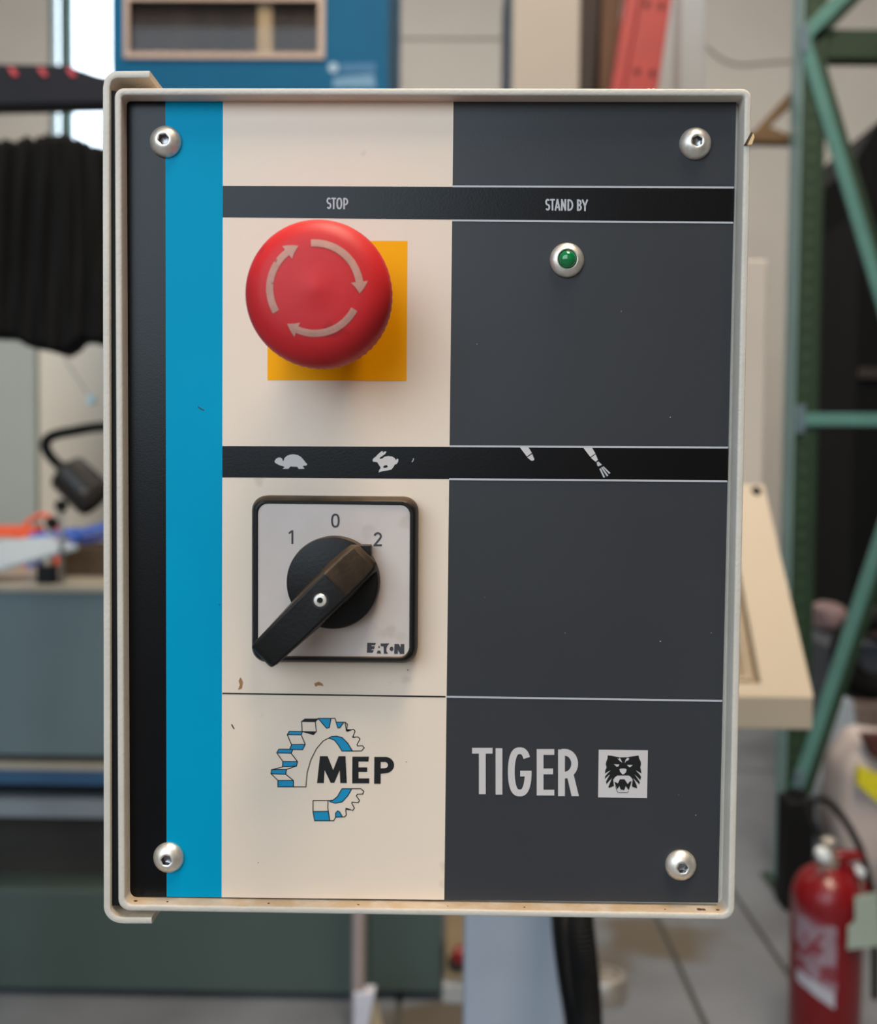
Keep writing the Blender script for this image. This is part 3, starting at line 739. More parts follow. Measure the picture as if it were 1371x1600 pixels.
# side cheeks and upright back plate
for sgn in (-1, 1):
    def cx_at(y): return (nr.x-(y-Yn)*.37-.001) if sgn > 0 else (ns_l.x+(y-Yn)*.2)
    f = [Vector((cx_at(y), y, z_)) for y, z_ in ((Yn+.012, lipz+.012), (Yn+.012, nr.z-.012), (Yf, frr.z-.02), (Yf, lipz+.012))]
    bm = bmesh.new(); hexa(bm, f, [p-Vector((.004*sgn, 0, 0)) for p in f]); obj('side_cheek', bm, m_cons, ST)
ub_ = at(1197, 405, Yf)
obj('back_plate', B((fs_l.x, at(1197, 580, Yf).x, Yf, Yf+.04, lipz+.012, ub_.z)), mat('cream_back_plate', (186, 174, 160), .5, var=.04, scale=8), ST, bev=.003)
c = at(1166, 766, Yf); o_ = S4(.968, .965)
lathe_obj('screw', o_, nrm, [(.006, -.001), (.006, .001), (.004, .002), (0, .0022)], m_rubber, ST, 16)
# post (tapers out to the right), arm that carries the control box
Yp = dist(1.02)
tl, tr_ = at(727, 1437, Yp), at(869, 1437, Yp); br_ = at(885, 1600, Yp)
sl = (br_.x-tr_.x)/(tr_.z-br_.z)
bm = bmesh.new(); xr0 = tr_.x+sl*tr_.z
xrt = tr_.x-sl*(lipz-tr_.z)
f = [Vector((tl.x, Yp, .012)), Vector((xr0, Yp, .012)), Vector((xrt, Yp, lipz)), Vector((tl.x, Yp, lipz))]
hexa(bm, f, [p+Vector((0, .10, 0)) for p in f]); obj('post', bm, m_post, ST, bev=.006, label='pale blue-grey sheet metal post')
obj('foot_plate', B((tl.x-.06, xr0+.06, Yp-.06, Yp+.18, 0, .012)), m_post, ST, bev=.003)
ax = (tl.x+xrt)/2
obj('arm', B((ax-.03, ax+.03, .105, Yp+.02, 1.30, 1.36), (ax-.03, ax+.03, Yp-.03, Yp+.02, lipz-.03, 1.30)), m_post, ST, bev=.004)
# hoses that leave the console downwards
def hose(name, pts, rad, label, ribbed=False):
    bm = bmesh.new(); path = smoothpath([at(x, y, dist(d)) for x, y, d in pts], 60 if ribbed else 14)
    e_ = path[-1]
    path2 = path + [Vector((e_.x+.01*k/8, e_.y, e_.z*(1-k/8)+.0*k+rad*k/8)) for k in range(1, 9)] if not ribbed else path
    if ribbed:
        n = int((e_.z-rad)/.0022)
        path2 = path+[Vector((e_.x+.03*math.sin(k/n*PI), e_.y, e_.z-(e_.z-rad)*k/n)) for k in range(1, n+1)]
        tube(bm, path2, rad, 14, rfun=lambda i: rad*(1.0 if (i//2) % 2 == 0 else .90))
    else: tube(bm, path2, rad, 12)
    o = obj(name, bm, m_rubber, None, smooth=not ribbed); tag(o, label, 'hose'); return o
D_ = .93
hose('corrugated_hose', [(880, 1146, .995), (898, 1260, .97), (906, 1437, D_), (914, 1520, D_), (919, 1600, D_), (925, 1760, D_)], .0147, 'thick black corrugated conduit hanging beside the pale post', True)
hose('cable', [(850, 1146, .985), (862, 1300, .97), (869, 1437, .95), (878, 1520, .95), (891, 1600, .95), (915, 1760, .95)], .0050, 'thin black cable running down between the pale post and the corrugated conduit')
hose('cable', [(868, 1150, .985), (873, 1300, .98), (879, 1437, .965), (889, 1520, .965), (903, 1600, .965), (930, 1760, .965)], .0030, 'thinnest grey cable squeezed between the corrugated conduit and the black cable').data.materials[0] = mat('grey_cable', (96, 92, 88), .5, var=.1, scale=30)

#==================================================================== MACHINE AT LOWER LEFT
Ym = dist(2.40)
m_gb = mat('blue_grey_enamel', (88, 104, 108), .5, var=.06, scale=4, spots=((100, 112, 114), 9, .72))
m_gg = mat('dark_green_grey_enamel', (62, 76, 72), .5, var=.06, scale=4)
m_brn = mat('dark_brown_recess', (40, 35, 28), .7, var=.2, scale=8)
m_trim = mat('greige_trim', (150, 142, 126), .5, var=.08, scale=10)
m_bl = mat('dark_blue_trim', (36, 72, 104), .45, var=.08, scale=6)
m_gtrim = mat('grey_trim', (112, 120, 128), .5, var=.08, scale=6)
xl = -1.75; xr = at(690, 1490, Ym).x
def mz(py): return at(80, py, Ym).z
MA = root('workshop_machine', ((xl+xr)/2, Ym+.3, 0), 'long low grey-green workshop machine with blue trim and a flat top behind the control box', 'machine')
obj('table_slab', B((xl, xr, Ym-.01, Ym+.62, mz(925), mz(915))), m_trim, MA, bev=.003)
obj('front_panel', B((xl, xr-.002, Ym, Ym+.60, mz(1180), mz(925))), m_gb, MA, label='blue-grey enamel front panel')
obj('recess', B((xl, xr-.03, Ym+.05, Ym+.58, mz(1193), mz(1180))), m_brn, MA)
obj('trim_rail', B((xl, xr-.002, Ym+.0, Ym+.60, mz(1203), mz(1193))), m_trim, MA)
obj('blue_rail', B((xl, xr-.002, Ym+.0, Ym+.60, mz(1226), mz(1203))), m_bl, MA, label='dark blue rail')
obj('recess', B((xl, xr-.02, Ym+.06, Ym+.58, mz(1251), mz(1226))), m_rubber, MA)
obj('grey_rail', B((xl, xr-.002, Ym+.0, Ym+.60, mz(1277), mz(1251))), m_gtrim, MA, label='grey rail')
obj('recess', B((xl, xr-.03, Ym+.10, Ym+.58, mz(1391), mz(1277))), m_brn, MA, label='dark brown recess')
xm_ = at(577, 1500, Ym).x
obj('base_cabinet', B((xl, xm_, Ym, Ym+.60, .022, mz(1391))), m_gg, MA, bev=.004, label='dark green-grey base cabinet')
obj('side_cabinet', B((xm_, xr, Ym+.006, Ym+.60, at(640, 1552, Ym).z, mz(1391))), m_gg, MA, bev=.003)
for x in (xl+.06, -1.0, xm_-.08): obj('foot', B((x-.04, x+.04, Ym+.05, Ym+.13, 0, .022), ), m_rubber, MA)
obj('foot', B((xr-.16, xr-.03, Ym+.12, Ym+.5, 0, at(640, 1552, Ym).z)), m_rubber, MA)
ztop = mz(915)

# things on the machine's table
m_plw = mat('pale_blue_white_plate', (140, 152, 160), .4, var=.06, scale=10)
bm = bmesh.new(); Yt = Ym+.10
f = [at(-60, 925, Ym+.02), at(122, 853, Ym+.14), at(75, 838, Ym+.20), at(-60, 848, Ym+.20)]
f[0].z = ztop+.012
hexa(bm, f, [p-Vector((0, 0, .010)) for p in f])
t_ = obj('steel_sheet', bm, m_plw, MA and None); tag(t_, 'pale bluish sheet tilted up on the table of the low machine', 'sheet')
m_or = mat('orange_paint', (226, 84, 34), .5, var=.1, scale=20)
def strip(name, pts, Y, dep, mt, label, cat, group=None):
    bm = bmesh.new(); slab_px(bm, pts, Y, dep); o = obj(name, bm, mt, None); tag(o, label, cat, group); return o
bm = bmesh.new(); zz = at(0, 832, Ym+.50).z
box(bm, at(-60, 832, Ym+.5).x, at(62, 832, Ym+.5).x, Ym+.47, Ym+.53, at(30, 838, Ym+.5).z, at(30, 822, Ym+.5).z)
box(bm, at(-40, 832, Ym+.5).x, at(-20, 832, Ym+.5).x, Ym+.48, Ym+.52, ztop, at(30, 838, Ym+.5).z)
box(bm, at(30, 832, Ym+.5).x, at(50, 832, Ym+.5).x, Ym+.48, Ym+.52, ztop, at(30, 838, Ym+.5).z)
tag(obj('guide_bar', bm, m_or, None), 'orange guide bar on short legs on the table of the low machine', 'bar')
bm = bmesh.new()
tube(bm, smoothpath([at(30, 828, Ym+.56), at(55, 808, Ym+.57), at(75, 806, Ym+.57), at(90, 822, Ym+.57)], 6), .007, 10)
e0 = at(90, 822, Ym+.57); box(bm, e0.x-.012, e0.x+.012, e0.y-.012, e0.y+.012, ztop, e0.z)
e0 = at(30, 828, Ym+.56); box(bm, e0.x-.012, e0.x+.012, e0.y-.012, e0.y+.012, ztop, e0.z)
tag(obj('handle', bm, m_or, None, smooth=False), 'arched orange handle behind the orange guide bar', 'handle')
m_bb = mat('bright_blue_plastic', (52, 96, 190), .35, var=.12, scale=20)
m_bd = mat('deep_blue_plastic', (14, 36, 120), .35, var=.12, scale=20)
def bluebar(pa, pb, Y, h, dep, mt, lab, zf=None):
    zf = ztop if zf is None else zf
    a, b = at(*pa, Y), at(*pb, Y); bm = bmesh.new()
    f = [a, b, b+Vector((0, 0, h)), a+Vector((0, 0, h))]; hexa(bm, f, [p+Vector((0, dep, 0)) for p in f])
    for q in (a, b): 
        if q.z > zf+.004: box(bm, q.x-.008, q.x+.008, q.y+.002, q.y+.02, zf, q.z)
    tag(obj('plastic_bar', bm, mt, None), lab, 'plastic bar')
bluebar((45, 846), (118, 836), Ym+.44, .022, .02, m_bb, 'light blue slanted bar lying near the ball-headed lever')
bluebar((60, 852), (112, 844), Ym+.415, .010, .02, m_bd, 'short deep blue bar under the light blue slanted bar')
bm = bmesh.new(); zct = at(150, 853, Ym+.22).z; box(bm, *pbox(98, 853, 200, 912, Ym+.22, .16, z0=ztop)); tag(obj('carton', bm, mat('brown_card', (70, 54, 38), .8, var=.15, scale=20), None, bev=.003), 'dark brown open box under the blue bars', 'box')
bluebar((115, 840), (178, 824), Ym+.31, .020, .05, m_bb, 'light blue bar on top of the brown box', zct)
bluebar((125, 850), (190, 838), Ym+.25, .020, .04, m_bd, 'wide deep blue bar on the brown box', zct)
bm = bmesh.new(); box(bm, *pbox(56, 884, 84, 912, Ym+.03, .03, z0=ztop)); tag(obj('stop_block', bm, m_rubber, None, bev=.003), 'black block under the tilted pale sheet', 'block')
# ball headed levers
def lever(px, pyball, rb, Y, label):
    r = root('lever', (at(px, pyball, Y).x, Y, ztop), label, 'lever')
    c_ = at(px, pyball, Y); bm = bmesh.new(); tube(bm, [(c_.x, Y, ztop), (c_.x, Y, c_.z-rb*.5)], .0065, 10); obj('rod', bm, mat('dull_steel_rod', (132, 136, 138), .4, .6, var=.1, scale=20), r, smooth=True)
    bm = bmesh.new(); bmesh.ops.create_uvsphere(bm, u_segments=16, v_segments=10, radius=rb)
    for v in bm.verts: v.co += c_
    obj('ball_knob', bm, m_rubber, r, smooth=True)
lever(96, 790, .017, Ym+.045, 'taller lever with a black ball knob on the low machine')
lever(81, 817, .019, Ym+.28, 'shorter lever with a black ball knob behind the taller lever')

# gooseneck work lamp
Yl = dist(2.15)
m_lampb = mat('brown_black_lamp', (46, 40, 34), .45, var=.12, scale=15)
GL = root('gooseneck_lamp', (at(230, 700, dist(2.6)).x, Ym+.12, ztop), 'black gooseneck work lamp bent over the table of the low machine', 'lamp')
bx_ = at(235, 700, Ym+.12)
neck = smoothpath([(bx_.x, Ym+.12, ztop+.03), (bx_.x, Ym+.10, ztop+.12), tuple(at(215, 672, Yl+.10)), tuple(at(160, 667, Yl)), tuple(at(118, 673, Yl)), tuple(at(82, 681, Yl)), tuple(at(71, 694, Yl)), tuple(at(78, 712, Yl)), tuple(at(102, 736, Yl))], 8)
bm = bmesh.new(); tube(bm, neck, .0115, 12); obj('gooseneck', bm, m_rubber, GL, smooth=True)
bm = bmesh.new(); lathe(bm, (bx_.x, Ym+.12, ztop), (0, 0, 1), [(.05, 0), (.05, .015), (.03, .03), (.012, .034)], 24); obj('base', bm, m_rubber, GL, auto=40)
pa, pb = at(100, 733, Yl), at(150, 781, Yl)
ax_ = (pb-pa).normalized()
bm = bmesh.new(); Lh = (pb-pa).length
rh = .045
lathe(bm, pa, ax_, [(.014, -.012), (.016, 0), (rh*.86, .003), (rh, .010), (rh*1.04, Lh*.8), (rh*1.02, Lh), (rh*.9, Lh+.006), (rh*.86, Lh-.004)], 28); obj('lamp_head', bm, m_lampb, GL, auto=40)
bm = bmesh.new(); lathe(bm, pa+ax_*(Lh*.72)+Vector((0.012, -rh*1.02, .0)), (0, -1, 0), [(.007, 0), (.007, .004), (.004, .006), (0, .0065)], 16); obj('switch', bm, mat('tan_switch', (120, 104, 88), .4, var=.1, scale=30), GL, auto=40)

# pull cord with blue bead
Yc = dist(1.85)+.10
bm = bmesh.new(); tube(bm, smoothpath([at(75, 262, Yc), at(88, 470, Yc), at(102, 555, Yc), at(122, 592, Yc), at(141, 620, Yc)], 6), .0014, 6)
PC = root('pull_cord', at(145, 632, Yc), 'thin cord ending in a light blue bead, hanging below the black curtain', 'cord')
obj('cord', bm, mat('pale_cord', (150, 160, 160), .6, var=.1, scale=30), PC)
bm = bmesh.new(); lathe(bm, at(144, 633, Yc), (at(141, 616, Yc)-at(144, 633, Yc)), [(0, 0), (.008, .002), (.010, .009), (.006, .017), (.002, .022), (0, .023)], 16); obj('bead', bm, mat('light_blue_bead', (190, 222, 228), .4, var=.06, scale=30), PC, smooth=True)

# grey cabinet and cream cabinet behind
m_gc = mat('grey_cabinet_paint', (142, 146, 138), .5, var=.05, scale=2)
Yg = dist(3.3)
CG = root('grey_partition', (at(-100, 700, Yg).x, Yg+.2, 0), 'plain grey steel partition panel standing behind the low machine', 'partition')
xg0, xg1 = at(-260, 700, Yg).x, at(56.5, 700, Yg).x; zg = at(20, 380, Yg).z
obj('panel', B((xg0, xg1, Yg, Yg+.03, .04, zg)), m_gc, CG, bev=.004)
for xf in (xg0+.1, xg1-.1): obj('foot', B((xf-.03, xf+.03, Yg-.2, Yg+.23, 0, .04)), m_gc, CG, bev=.004)
m_cc = mat('cream_cabinet_paint', (226, 216, 200), .55, var=.04, scale=2)
Yc2 = dist(4.7)
CC = root('cream_cabinet', (at(150, 700, Yc2).x, Yc2+.2, 0), 'cream cabinet behind the gooseneck lamp', 'cabinet')
x0_, x1_ = at(20, 700, Yc2).x, at(330, 700, Yc2).x; zc = at(100, 400, Yc2).z
obj('body', B((x0_, x1_, Yc2+.02, Yc2+.5, 0, zc)), m_cc, CC, bev=.004)
obj('door', B((x0_+.01, (x0_+x1_)/2-.01, Yc2, Yc2+.02, .06, zc-.02)), m_cc, CC, bev=.003)
obj('door', B(((x0_+x1_)/2+.01, x1_-.01, Yc2, Yc2+.02, .06, zc-.02)), m_cc, CC, bev=.003)

#==================================================================== black curtain and beam on a stand
Yk2 = dist(1.85)
m_fab = mat('black_fabric', (10, 9, 9), .85, var=.3, scale=14, bump=.3, bscale=200, spec=.2)
m_beam = mat('dark_grey_beam', (26, 24, 29), .6, var=.12, scale=10, spec=.2)
m_rd = mat('red_mark', (196, 44, 50), .5, var=.1, scale=30)
BS = root('hanging_frame', (at(-90, 700, Yk2).x, Yk2+.02, 0), 'dark frame with a beam carrying red lozenge marks above the black curtain', 'frame')
xp = at(-90, 700, Yk2).x
zb0, zb1 = at(60, 166, Yk2).z, at(60, 99, Yk2).z
obj('post', B((xp-.03, xp+.03, Yk2+.0, Yk2+.06, .02, zb1)), m_beam, BS)
obj('foot', B((xp-.25, xp+.25, Yk2-.2, Yk2+.26, 0, .02)), m_beam, BS)
xe_ = at(205, 130, Yk2).x
bm = bmesh.new(); bpts = [(xp+.03, zb0), (xe_, at(205, 160, Yk2).z), (xe_, at(205, 128, Yk2).z), (at(150, 118, Yk2).x, at(150, 116, Yk2).z), (at(105, 100, Yk2).x, at(105, 101, Yk2).z), (xp+.03, zb1)]  # window glare put into the outline: top edge drops to the right
prism(bm, bpts, Yk2, Yk2+.05); beam = obj('beam', bm, m_beam, BS, bev=.004)
for cx_, cy_ in ((20, 111), (66, 111), (111, 112)):
    bm = bmesh.new(); slab_px(bm, [(cx_-8, cy_-5), (cx_-2, cy_-7), (cx_+8, cy_+4), (cx_+6, cy_+8), (cx_, cy_+7)], Yk2-.003, .003); obj('red_mark', bm, m_rd, beam)
zr = at(60, 262, Yk2).z
bm = bmesh.new(); tube(bm, [(xp, Yk2+.10, zr), (xe_, Yk2+.10, zr)], .012, 10); box(bm, xp-.02, xp+.02, Yk2+.05, Yk2+.11, zr-.02, zr+.02); obj('curtain_rail', bm, m_beam, BS)
# curtain: pleated cloth with thickness
bm = bmesh.new(); nx, nz_ = 90, 26
pxs = [-58+ (203+58)*i/nx for i in range(nx+1)]
def ctop(x): return 231-10*math.exp(-((x-100)/45)**2)+ (10*max(0, (x-125)/40)) + 2.5*math.sin(x*.21)+1.5*math.sin(x*.5)
def cbot(x):
    k = [(-80, 528), (0, 530), (35, 532), (60, 546), (80, 548), (102, 556), (118, 552), (130, 540), (142, 535), (160, 540), (205, 545)]
    for (a, b), (c_, d_) in zip(k[:-1], k[1:]):
        if a <= x <= c_:
            t = (x-a)/(c_-a); t = t*t*(3-2*t); return b+(d_-b)*t
    return 540
grid = []
for i, x in enumerate(pxs):
    colv = []
    for j in range(nz_+1):
        t = j/nz_; y = ctop(x)+(cbot(x)-ctop(x))*t
        xx = x + 9*math.sin(t*2.2)*math.sin(x*.03)
        dy = .013*math.sin(xx*.19+1.3*math.sin(t*3))*(.35+.65*math.sin(PI*min(1, t*1.15))) + .006*math.sin(xx*.41+t*2)
        p = at(x, y, Yk2+.03); p.y += dy-.02; colv.append(p)
    grid.append(colv)
fv = [[bm.verts.new(p-Vector((0, .02, 0))) for p in c_] for c_ in grid]
bv = [[bm.verts.new(p+Vector((0, .035, 0))) for p in c_] for c_ in grid]
for i in range(nx):
    for j in range(nz_):
        bm.faces.new((fv[i][j], fv[i+1][j], fv[i+1][j+1], fv[i][j+1])); bm.faces.new((bv[i][j], bv[i][j+1], bv[i+1][j+1], bv[i+1][j]))
    bm.faces.new((fv[i][0], bv[i][0], bv[i+1][0], fv[i+1][0])); bm.faces.new((fv[i][nz_], fv[i+1][nz_], bv[i+1][nz_], bv[i][nz_]))
for j in range(nz_):
    bm.faces.new((fv[0][j], fv[0][j+1], bv[0][j+1], bv[0][j])); bm.faces.new((fv[nx][j], bv[nx][j], bv[nx][j+1], fv[nx][j+1]))
cu = obj('curtain', bm, m_fab, None, smooth=True); tag(cu, 'black pleated fabric curtain hanging below the beam with red marks', 'curtain')

#==================================================================== blue machine with a window
Yu = dist(3.6)
m_bm = mat('petrol_blue_paint', (2, 84, 120), .55, var=.08, scale=3, spec=.15)
m_fr = mat('beige_window_surround', (176, 152, 134), .5, var=.05, scale=8)
m_in = mat('dark_brown_interior', (40, 30, 24), .7, var=.35, scale=5, aniso=(6, 6, .3), spec=.2)
bx0, bx1 = at(174, 70, Yu).x, at(607, 70, Yu).x
BM = root('blue_machine', ((bx0+bx1)/2, Yu+.4, 0), 'tall petrol blue machine with a beige framed dark window behind the control box', 'machine')
wx0, wx1, wz0, wz1 = at(203, 50, Yu).x, at(498, 50, Yu).x, at(350, 84, Yu).z, at(350, 3, Yu).z
ztm = 4.3
obj('body', B((bx0, wx0, Yu, Yu+.8, 0, ztm), (wx1, bx1, Yu, Yu+.8, 0, ztm), (wx0, wx1, Yu, Yu+.8, 0, wz0), (wx0, wx1, Yu, Yu+.8, wz1, ztm)), m_bm, BM)
wn = obj('window_surround', B((at(195, 50, Yu).x, wx0, Yu-.012, Yu+.02, at(350, 93, Yu).z, wz1+.02), (wx1, at(508, 50, Yu).x, Yu-.012, Yu+.02, at(350, 93, Yu).z, wz1+.02), (wx0, wx1, Yu-.012, Yu+.02, at(350, 93, Yu).z, wz0), (wx0, wx1, Yu-.012, Yu+.02, wz1, wz1+.02)), m_fr, BM, label='beige window surround')
mg2 = mg.copy(); mg2.name = 'matt_window_glass'; mg2.node_tree.nodes['Mix Shader'].inputs[0].default_value = .012
obj('pane', B((wx0, wx1, Yu+.004, Yu+.010, wz0, wz1)), mg2, wn)
obj('interior', B((wx0, wx1, Yu+.020, Yu+.03, wz0, wz1)), m_in, BM, label='dark brown interior behind the window')
obj('inner_post', B((at(402, 50, Yu).x, at(424, 50, Yu).x, Yu+.014, Yu+.020, wz0, wz1)), mat('tan_inner_post', (146, 122, 86), .6, var=.25, scale=10, aniso=(6, 6, .5)), BM)
# faded marks of the maker's plate
m_fad = mat('faded_white_print', (96, 136, 164), .6, var=.12, scale=60)
m_fad2 = mat('faded_white_disc', (150, 174, 190), .6, var=.12, scale=60)
bm = bmesh.new(); lathe(bm, at(521, 106, Yu), (0, -1, 0), [(.018, -.001), (.018, .002), (0, .002)], 16); obj('plate_mark', bm, m_fad2, BM)
bm = bmesh.new(); slab_px(bm, [(531, 100), (587, 98), (587, 113), (531, 113)], Yu-.002, .003); obj('plate_mark', bm, mat('fainter_print', (40, 100, 140), .6, var=.2, scale=60), BM)
bm = bmesh.new(); slab_px(bm, [(522, 121), (584, 116), (588, 137), (520, 137)], Yu-.002, .003); obj('plate_mark', bm, m_fad, BM)

#==================================================================== cream pillar, red beams, boards, pale column
Yq = dist(2.7)
m_pc = mat('pale_cream_pillar', (162, 150, 136), .55, var=.03, scale=3)
pr_ = at(907, 70, Yq).x; pl_ = at(801, 70, Yq).x
PZ = root('cream_pillar', ((pl_+pr_)/2, Yq+.3, 0), 'broad cream machine pillar rising behind the top edge of the control box', 'pillar')
obj('shaft', B((pl_, pr_, Yq, Yq+.56, .03, 2.9)), m_pc, PZ, bev=.006)
obj('base_plate', B((pl_-.05, pr_+.05, Yq-.05, Yq+.6, 0, .03)), m_pc, PZ, bev=.004)
obj('shaded_side_face', B((pl_-.004, pl_+.0, Yq+.01, Yq+.55, .03, 2.88)), mat('shaded_pillar_grey', (98, 102, 106), .5, var=.05, scale=4), PZ)  # pillar's shaded left side, its shade put into a darker sheet
Yr = dist(4.0)
m_rs = mat('red_steel_paint', (158, 36, 30), .5, var=.1, scale=6, spots=((124, 28, 24), 9, .66))
m_hole = mat('dark_bolt_hole', (40, 14, 12), .8, var=.1, scale=10)
def lean(name, top, bot_l, mt, lab, cat, Y, dep, holes=()):
    """board leaning: pixel x range at the frame's top and at y=137; runs on to the floor and above"""
    (a0_, a1_), (b0_, b1_) = top, bot_l
    def xat(q0, q1, z):
        p0, p1 = at(q0, 0, Y), at(q1, 137, Y); t = (z-p0.z)/(p1.z-p0.z); return p0.x+(p1.x-p0.x)*t
    r = root(name, ((xat(a0_, b0_, 0)+xat(a1_, b1_, 0))/2, Y, 0), lab, cat)
    f = [Vector((xat(a0_, b0_, 0), Y, 0)), Vector((xat(a1_, b1_, 0), Y, 0)), Vector((xat(a1_, b1_, 3.7), Y, 3.7)), Vector((xat(a0_, b0_, 3.7), Y, 3.7))]
    bm = bmesh.new(); hexa(bm, f, [p+Vector((0, dep, 0)) for p in f]); o = obj('bar', bm, mt, r, bev=.004)
    for hx, hy in holes:
        bm = bmesh.new(); lathe(bm, at(hx, hy, Y), (0, -1, 0), [(.013, -.001), (.013, .0015), (0, .0015)], 16); obj('bolt_hole', bm, m_hole, o)
    return r
lean('red_beam', ((1004, 1052), (983, 1029)), ((0, 0), (0, 0)), m_rs, '', '', Yr, .06) if False else None
lean('red_beam', (1003, 1050), (977, 1029), m_rs, 'wide red steel beam with paired bolt holes, leaning upright behind the control box', 'beam', Yr, .06, ((1011, 7), (1034, 10), (996, 112), (1020, 115)))
lean('red_beam', (977, 1000), (955, 975), m_rs, 'narrow dull red steel beam leaning beside the wide holed one', 'beam', Yr+.10, .06)
m_brd = mat('dark_brown_board', (44, 28, 20), .7, var=.3, scale=4, aniso=(4, 4, .4))
lean('wooden_board', (940, 972), (935, 960), mat('brown_board', (84, 52, 28), .7, var=.3, scale=4, aniso=(4, 4, .4)), 'brown upright board beside the narrow red beam', 'board', Yr+.34, .04)
lean('wooden_board', (905, 945), (905, 938), m_brd, 'almost black upright board next to the cream pillar', 'board', Yr+.42, .04)
lean('wooden_board', (978, 1002), (974, 990), mat('tan_board', (150, 126, 104), .7, var=.2, scale=4, aniso=(4, 4, .4)), 'tan board top showing between the two red beams', 'board', Yr+.26, .03)
Yw = dist(5.2)
m_pcw = mat('pale_grey_column', (176, 178, 180), .55, var=.05, scale=2)
cx0, cx1 = at(1040, 70, Yw).x, at(1104, 70, Yw).x
PW = root('pale_column', ((cx0+cx1)/2, Yw+.1, 0), 'pale grey square column behind the red beams', 'column')
obj('shaft', B((cx0-.10, cx1, Yw, Yw+.25, .02, 4.2)), m_pcw, PW, bev=.01)
obj('edge_strip', B((at(1053, 70, Yw).x, at(1063, 70, Yw).x, Yw-.01, Yw, .02, 4.2)), mat('pinkish_strip', (146, 138, 138), .6, var=.06, scale=4), PW)
obj('base_plate', B((cx0-.14, cx1+.04, Yw-.04, Yw+.29, 0, .02)), m_pcw, PW)

# cable run on the wall
bm = bmesh.new(); tube(bm, smoothpath([at(x, y, YB-.02) for x, y in ((1040, 20), (1090, 62), (1108, 76), (1128, 92), (1158, 101), (1200, 98), (1240, 96), (1420, 96))], 6), .012, 8)
tag(obj('wall_cable', bm, mat('grey_brown_cable', (128, 116, 106), .6, var=.1, scale=4), None, smooth=True), 'grey-brown cable sagging along the beige wall', 'cable')

#==================================================================== green pallet rack
Yx = dist(3.1)
m_rk = mat('dark_green_rack_paint', (20, 45, 22), .55, var=.12, scale=6)
m_br = mat('teal_galvanised_brace', (86, 130, 122), .4, .2, var=.1, scale=10)
m_slot = mat('pale_slot', (52, 76, 54), .6, var=.1, scale=10)
RK = root('pallet_rack', (at(1320, 700, Yx).x, Yx+.05, 0), 'dark green pallet rack frame with teal diagonal braces', 'rack')
ux0, ux1 = at(1240, 750, Yx).x, at(1277, 750, Yx).x
upr = obj('upright', B((ux0, ux1, Yx, Yx+.105, .008, 4.0)), m_rk, RK, bev=.004)
obj('lit_side_face', B((ux0-.003, ux0, Yx+.004, Yx+.10, .008, 4.0)), mat('lit_teal_side', (138, 172, 168), .35, .2, var=.08, scale=6), upr)  # paler sheet paints light from the left onto the upright's side
bm = bmesh.new(); z_ = .12; xm2 = (ux0+ux1)/2-.006
while z_ < 3.9:
    box(bm, xm2-.006, xm2+.006, Yx-.0015, Yx, z_, z_+.016); z_ += .052
tag(obj('slots', bm, m_slot, upr), kind='stuff')
obj('base_plate', B((ux0-.03, ux1+.03, Yx-.03, Yx+.14, 0, .008)), m_rk, RK)
ux2 = at(1500, 750, Yx).x
obj('upright', B((ux2, ux2+.077, Yx, Yx+.105, .008, 4.0)), m_rk, RK, bev=.004)
obj('base_plate', B((ux2-.03, ux2+.107, Yx-.03, Yx+.14, 0, .008)), m_rk, RK)
obj('shelf_beam', B((ux1, ux2, Yx+.02, Yx+.08, at(1320, 87, Yx).z, at(1320, 40, Yx).z)), m_rk, RK, bev=.004, label='dark green shelf beam')
def brace(pa, pb, w=.036, ext=None):
    a, b = at(*pa, Yx-.012), at(*pb, Yx-.012); t = (b-a).normalized(); n = Vector((-t.z, 0, t.x))*w/2
    bm = bmesh.new()
    if ext: b = a+t*ext
    f = [a-n, b-n, b+n, a+n]; hexa(bm, f, [p+Vector((0, .012, 0)) for p in f])
    n2 = n*.75
    sgn = 1 if n.x < 0 else -1
    obj('brace', bm, m_br, RK, bev=.002, label='teal brace')
    bm = bmesh.new(); f = [a-n*1.0*sgn*-1 + Vector((0,.004,0)), b-n*sgn*-1+ Vector((0,.004,0)), b-n*sgn*-1+Vector((0, .034, 0)), a-n*sgn*-1+Vector((0, .034, 0))]
    bm.free()
brace((1257, 56), (1330, -18), .042, .85); brace((1258, 62), (1371, 440), .040, 1.05); brace((1252, 655), (1390, 656), .040, .5); brace((1246, 1236), (1371, 862), .040, 1.15)
def darkback(pa, pb, off, w, ext):
    a, b = at(*pa, Yx), at(*pb, Yx); t = (b-a).normalized(); b = a+t*ext; n = Vector((-t.z, 0, t.x))
    if n.x < 0: n = -n
    a += n*off; b += n*off
    bm = bmesh.new(); f = [a-n*w/2, b-n*w/2, b+n*w/2, a+n*w/2]; hexa(bm, f, [p+Vector((0, .03, 0)) for p in f]); obj('brace_web', bm, m_rk, RK)
darkback((1257, 56), (1330, -18), .032, .028, .85); darkback((1258, 62), (1371, 440), .030, .026, 1.05); darkback((1246, 1236), (1371, 862), .032, .030, 1.15)
for px, py in ((1256, 60), (1250, 655), (1247, 1225)):
    bm = bmesh.new(); slab_px(bm, [(px-4, py-22), (px+9, py-22), (px+9, py+22), (px-4, py+22)], Yx-.016, .016); obj('brace_clip', bm, mat('blue_grey_zinc', (104, 122, 132), .4, .4, var=.1, scale=20), RK, bev=.003)

